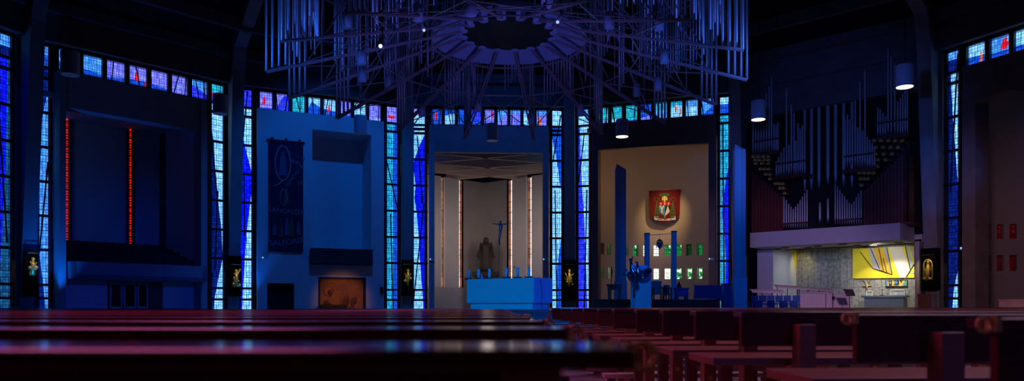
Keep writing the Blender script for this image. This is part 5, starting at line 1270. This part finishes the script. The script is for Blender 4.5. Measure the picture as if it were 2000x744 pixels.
desk(1469, 567, 1533, 568, 36.0, 'front sloping music desk at the left of the choir'); desk(1517, 558, 1584, 562, 38.0, 'middle sloping music desk of the choir, behind the front one'); desk(1560, 560, 1626, 566, 39.6, 'rear sloping music desk of the choir, above the lilac screen')
for k, (px, d) in enumerate(((1474, 35.0), (1490, 35.1), (1506, 35.2), (1522, 35.3), (1538, 35.4), (1556, 35.5), (1482, 33.6), (1506, 33.8), (1530, 34.0), (1550, 34.2))):
    front = k > 5; x = sx(px, d); zt = zpix(577 if not front else 587, d); zs = zt-.32; z0_ = .45 if d > 35.9 else 0.0
    t = thing('choir_chair', Matrix.Translation((x, d, z0_)), '%s chair from the left in the %s row of blue choir chairs' % (['first', 'second', 'third', 'fourth', 'fifth', 'sixth'][k if not front else k-6], 'front' if front else 'rear'), 'chair', 'blue choir chairs')
    m1 = MB(); m1.box(x-.17, x+.17, d-.0, d+.05, zs, zt); m1.build('backrest', FELT, t, bevel=.012); m1 = MB(); m1.box(x-.17, x+.17, d, d+.4, zs-.1, zs-.03); m1.build('seat', FELT, t, bevel=.012)
    for ax in (-.165, .14):
        for ay in (.0, .36): m1 = MB(); m1.box(x+ax, x+ax+.025, d+ay, d+ay+.025, z0_, zs-.1); m1.build('leg', CHROME, t)
# music stand
d = 35.5; t = thing('music_stand', Matrix.Translation(pix(1659, d, 0)), 'black music stand with tilted tray right of the lilac screen', 'music stand')
m1 = MB(); m1.prism([pix(1647, d, zpix(564, d)), pix(1666, d, zpix(565, d)), pix(1671, d, zpix(578, d)), pix(1654, d, zpix(578, d))], (0, .03, 0)); m1.build('tray', mat('brown_black_tray', (.03, .02, .02), .5), t)
m1 = MB(); m1.tube(pix(1660, d+.05, .1), pix(1659.5, d+.05, zpix(573, d)), .018, 6); m1.build('pole', DARKFR, t)
for k in range(3): m1 = MB(); m1.tube(pix(1660, d+.05, .15), pix(1660, d+.05, 0)+Vector((.28*cos(k*2.1), .28*sin(k*2.1), .012)), .012, 6); m1.build('foot', DARKFR, t)
# side altar
o = 1.5; u0, u1 = b.U(1682, o), b.U(1769, o); zt = b.Z(1725, 577, o)
GAL = mat('blue_grey_altar_stone', (.30, .36, .38), .7, var=.12)
t = thing('side_altar', b.root((u0+u1)/2, o+.4, CZ), 'small blue-grey altar table under the yellow panel', 'altar')
m1 = MB(); slab(m1, b, u0, u1, o, o+.85, zt-.13, zt); m1.build('slab', GAL, t, bevel=.01); m1 = MB(); slab(m1, b, u0+.15, u1-.15, o+.08, o+.77, CZ, zt-.13); m1.build('body', GAL, t)
p = b.at(b.U(1723, o+.4), o+.4, zt)
t = thing('altar_cross', Matrix.Translation(p), 'small plain dark cross standing on the blue-grey side altar', 'cross')
zc1 = b.Z(1723, 563, o+.4)
m1 = MB(); m1.box(-.12, .12, -.08, .08, 0, .04, Matrix.Translation(p)); m1.build('foot', BLACK, t); m1 = MB(); m1.tube(p+Vector((0, 0, .04)), Vector((p.x, p.y, zc1)), .018, 6); hh = zc1-p.z; m1.tube(p+b.u*-.13+Vector((0, 0, hh*.78)), p+b.u*.13+Vector((0, 0, hh*.78)), .018, 6); m1.build('cross', BLACK, t)
p = b.at(b.U(1750, o+.45), o+.45, zt)
t = thing('altar_vase', Matrix.Translation(p), 'small white jar on the right of the side altar', 'vase'); m1 = MB(); m1.lathe(p, [(.05, 0), (.07, .06), (.06, .14), (.04, .17), (.035, .16)], 12); m1.build('jar', WHITE, t, True)
m1 = MB(); m1.lathe(p, [(.042, .17), (.045, .19), (.01, .2)], 12); m1.build('lid', BLACK, t)
# wall crucifix
uw = b.U(1693.5, ub3-.1); Zw = lambda y: b.Z(1693.5, y, ub3-.1)
t = thing('wall_crucifix', b.root(uw, ub3-.06, Zw(567)), 'bronze crucifix with raised rays on the lit concrete wall', 'crucifix')
m1 = MB(); g = lambda px, y, k=.08: b.at(b.U(px, ub3-k), ub3-k, Zw(y))
m1.path([g(1693.5, 567), g(1693.2, 560), g(1693.5, 556), g(1693.2, 554)], [.03, .06, .08, .04], 8); m1.ball(g(1693, 553, .1), .045, 8); m1.path([g(1686, 559.5), g(1693, 557.5), g(1701, 558)], [.02, .035, .02], 6); m1.build('figure', BRASS, t, True)
m1 = MB(); m1.path([g(1692, 556, .04), g(1686, 548, .04), g(1685, 547, .04)], .015, 5); m1.path([g(1694, 556, .04), g(1699, 549, .04), g(1700, 547, .04)], .015, 5); m1.path([g(1693, 568, .04), g(1693, 551, .04)], .02, 5); m1.tube(g(1684, 559, .04), g(1703, 559, .04), .02, 5); m1.build('cross', BROWNB, t)
# seats behind the altar
for xa, xb, y0, y1, lab in ((1690, 1700, 569, 577, 'small pale framed seat back left of the cross behind the side altar'), (1737, 1764, 567, 577, 'wide pale seat back right of the cross behind the side altar')):
    o2 = 2.8; u0, u1 = b.U(xa, o2), b.U(xb, o2); z1 = b.Z((xa+xb)/2, y0, o2)
    t = thing('presider_seat', b.root((u0+u1)/2, o2, CZ), lab, 'seat', 'seats behind the side altar')
    m1 = MB(); slab(m1, b, u0, u1, o2+.3, o2+.36, CZ+.4, z1); m1.build('backrest', GAL, t); m1 = MB(); slab(m1, b, u0, u1, o2-.15, o2+.36, CZ+.36, CZ+.44); m1.build('seat', GAL, t)
    m1 = MB(); slab(m1, b, u0-.03, u0, o2+.25, o2+.4, CZ, z1+.04); m1.build('side', PALEP, t); m1 = MB(); slab(m1, b, u1, u1+.03, o2+.25, o2+.4, CZ, z1+.04); m1.build('side', PALEP, t); m1 = MB(); slab(m1, b, u0-.03, u1+.03, o2+.25, o2+.4, z1, z1+.05); m1.build('top_rail', PALEP, t)
# round lights in the gallery soffit
k = 0
SOFF = mat('soffit_ring', (.35, .30, .30), .6); WL = mat('soffit_glow', (1, .95, .85), .4, emit=(1, .9, .72), es=.9)
for px, o, on_, lab in ((1520, .1, 0, 'leftmost round light under the white gallery'), (1534, -.6, 0, 'second round light from the left under the white gallery'), (1578, .2, 0, 'third round light from the left under the white gallery'), (1598, -.4, 0, 'fourth round light from the left under the white gallery'), (1646, -1.0, 0, 'middle round light near the front edge of the gallery'), (1674, .6, 1, 'round light above the left edge of the yellow panel'), (1705, .9, 1, 'round light above the middle of the yellow panel'), (1756, .0, 1, 'rightmost round light under the white gallery')):
    u = b.U(px, o); c = b.at(u, o, gz0+.02)
    t = thing('soffit_light', Matrix.Translation(c+Vector((0, 0, -.06))), lab, 'light', 'round lights under the white gallery')
    m1 = MB(); m1.lathe(c, [(.2, 0), (.24, -.06), (.17, -.06), (.15, -.01)], 18); m1.build('rim', SOFF, t, True); m1 = MB(); m1.lathe(c, [(.01, -.035), (.16, -.035), (.16, -.02), (.01, -.02)], 18); m1.build('glass', WL if on_ else SOFF, t)

# ------------------------------------------------------------------ right-hand chapel furniture
d = 34.0; t = thing('stone_block', Matrix.Translation((sx(1995, d), d, 0)), 'pale pink block with thick top at the far right edge', 'plinth')
m1 = MB(); m1.box(sx(1976, d), sx(2040, d), d, d+.9, 0, zpix(584.5, d)-.06); m1.build('block', mat('pink_stone', (.62, .42, .42), .7), t); m1 = MB(); m1.box(sx(1975, d), sx(2041, d), d-.02, d+.92, zpix(584.5, d)-.06, zpix(584.5, d)); m1.build('top', mat('pink_stone', (.62, .42, .42), .7), t)
d = 35.0; t = thing('barrier_rail', Matrix.Translation((sx(1964, d), d, 0)), 'thin dark barrier rail left of the pale pink block', 'barrier')
m1 = MB(); m1.tube(pix(1953, d, zpix(591, d)), pix(1975, d, zpix(591, d)), .03, 6); m1.build('rail', BLACK, t); 
for px in (1954, 1974): m1 = MB(); m1.tube(pix(px, d, 0), pix(px, d, zpix(591, d)), .03, 6); m1.build('post', BLACK, t)
M = Matrix.Translation(polar(ang(3), R-.6))@Matrix.Rotation(-ang(3), 4, 'Z')
t = thing('wooden_pedestal', M, 'brown wooden pedestal cabinet at the foot of the pillar right of the organ', 'cabinet')
m1 = MB(); m1.box(-.36, .36, -.25, .3, 0, 1.35, M); m1.build('body', WOODR, t); m1 = MB(); m1.box(-.31, .31, -.27, -.25, .12, 1.25, M); m1.build('door', WOODR, t); m1 = MB(); m1.box(-.39, .39, -.28, .32, 1.35, 1.41, M); m1.build('top', WOODR, t)
#@@PART5
# ------------------------------------------------------------------ pews: curved benches about the altar
ORD = ['nearest', 'second nearest', 'third nearest', 'fourth nearest', 'fifth nearest', 'sixth nearest', 'seventh nearest', 'eighth nearest', 'ninth nearest', 'tenth nearest', 'eleventh nearest', 'twelfth nearest', 'thirteenth nearest', 'fourteenth nearest', 'fifteenth nearest', 'farthest']
def ap(a, r, z=0): return Vector((CX+r*sin(a), CY-r*cos(a), z))
def off_frame(a, r, lim):
    p = ap(a, r); return p.y < .3 or abs(p.x/p.y*F) > lim
def pew(r, a_end, sgn, zt, lab, group, post0, hook=None, wide=True):
    """r: radius of the viewer's edge of the ledge; a_end: angle of the aisle end; sgn: direction in which the bench runs"""
    a1 = a_end; 
    while abs(a1-a_end)*r < 16 and abs(a1) < rad(68) and not off_frame(a1, r, 1180): a1 += sgn*rad(.4)
    if abs(a1-a_end)*r < 2.2: a1 = a_end+sgn*2.2/r
    n = max(6, int(abs(a1-a_end)*r/.5)); L = abs(a1-a_end)*r
    t = thing('pew', Matrix.Translation(ap(a_end, r)), lab, 'pew', group)
    lo, hi = min(a_end, a1), max(a_end, a1)
    m1 = MB(); m1.arc(r-.19, r if wide else r-.075, lo, hi, zt-.024, zt, n); m1.build('ledge', WOOD, t, bevel=.004)
    m1 = MB(); m1.arc(r-.145, r-.115, lo+(.1/r if wide else 0), hi-.1/r, zt-.145, zt-.024, n) if wide else m1.arc(r-.11, r-.08, lo, hi, zt-.155, zt-.024, n); m1.build('backrest', WOOD, t, bevel=.003)
    s0 = a_end-sgn*.10/r; lo2, hi2 = min(s0, a1), max(s0, a1)
    m1 = MB(); m1.arc(r-.58, r-.17, lo2, hi2, .475, .51, n); m1.build('seat', WOODR, t, bevel=.004)
    m1 = MB(); m1.arc(r+.08, r+.2, min(a_end, a1), max(a_end, a1), .12, .16, n); m1.build('kneeler', KNEEL, t, bevel=.006)
    x = post0
    while x < L-.05:
        a = a_end+sgn*x/r; A = Matrix.Translation(ap(a, r))@Matrix.Rotation(a, 4, 'Z')
        m1 = MB(); m1.box(-.038, .038, .035 if wide else .0, .115 if wide else .08, 0, zt-(.026 if wide else .055), A); P_ = m1.build('post', WOODR, t, bevel=.004)
        m1 = MB(); y_ = .035 if wide else 0; m1.tube(A@Vector((0, y_, .31)), A@Vector((0, y_-.008, .31)), .014, 8); m1.build('bolt', BRASS, P_)
        m1 = MB(); m1.box(-.03, .03, .115, .56, .42, .475, A); m1.build('bracket', WOODR, t)
        m1 = MB(); m1.box(-.035, .035, .36, .42, 0, .42, A); m1.build('leg', WOODR, t, bevel=.004)
        m1 = MB(); m1.box(-.03, .03, -.19, .035 if wide else 0, .06, .12, A); m1.build('kneeler_bracket', WOODR, t)
        x += 1.45
    if hook:
        A = Matrix.Translation(ap(a_end, r))@Matrix.Rotation(a_end, 4, 'Z')
        c = A@Vector((-sgn*.004, .09, zt-.012)); rr_ = hook
        m1 = MB(); m1.box(-.006, .006, .07, .11, zt-.03, zt+.004, A@Matrix.Translation((-sgn*.004, 0, 0))); m1.build('hook_plate', BRASS, t)
        m1 = MB(); m1.path([A@Vector((-sgn*(.008+rr_+rr_*cos(q*pi/10)), .09, zt-.014+rr_*sin(q*pi/10))) for q in range(21)], .0052, 6); m1.build('ring', BRASS, t, True)
    return t
LE = []
for n in range(14):
    d = .86+.78*n; r = CY-d; xe = .165-.027*d
    a_end = math.asin((xe-CX)/r)
    pew(r, a_end, -1, .70, '%s long polished pew on the left of the aisle' % ORD[n], 'pews left of the aisle', .12, hook=.016 if n in (0, 1, 2, 4) else None)
    LE.append(ap(a_end, r))
RP = [(1.65, 2215), (2.39, 1852), (3.37, 1573), (4.0, 1463), (4.63, 1385), (5.3, 1322), (6.0, 1268), (6.8, 1230), (7.5, 1195), (8.3, 1167), (9.1, 1142), (10.06, 1119)]
RE = []
for n, (d, px) in enumerate(RP):
    xp = (px-1000)/F*d; rough = CY-d
    r = hypot(xp-CX, CY-d)+.03; ap_ = math.asin((xp-CX)/r); a_end = ap_-.27/r
    pew(r, a_end, 1, .722, '%s wooden pew on the right of the aisle' % ORD[n], 'pews right of the aisle', .27, wide=False, hook=.016 if n in (0, 1, 11) else None)
    RE.append(ap(a_end, r))
# rope across the aisle
p0 = LE[4]+Vector((.03, -.06, .675)); p1 = RE[11]+Vector((-.03, -.06, .69))
t = thing('rope_barrier', Matrix.Translation(p0.lerp(p1, .5)), 'crimson rope with chrome ends sagging across the aisle between pew ends', 'rope')
pts = [p0.lerp(p1, i/14)-Vector((0, 0, .10*sin(pi*i/14))) for i in range(15)]
m1 = MB(); m1.path(pts[1:-1], .018, 8); m1.build('rope', ROPE, t, True)
for a, c in ((pts[1], pts[0]), (pts[-2], pts[-1])): m1 = MB(); m1.path([a, a.lerp(c, .4), c], [.022, .022, .008], 8); m1.build('chrome_end', CHROME, t, True)
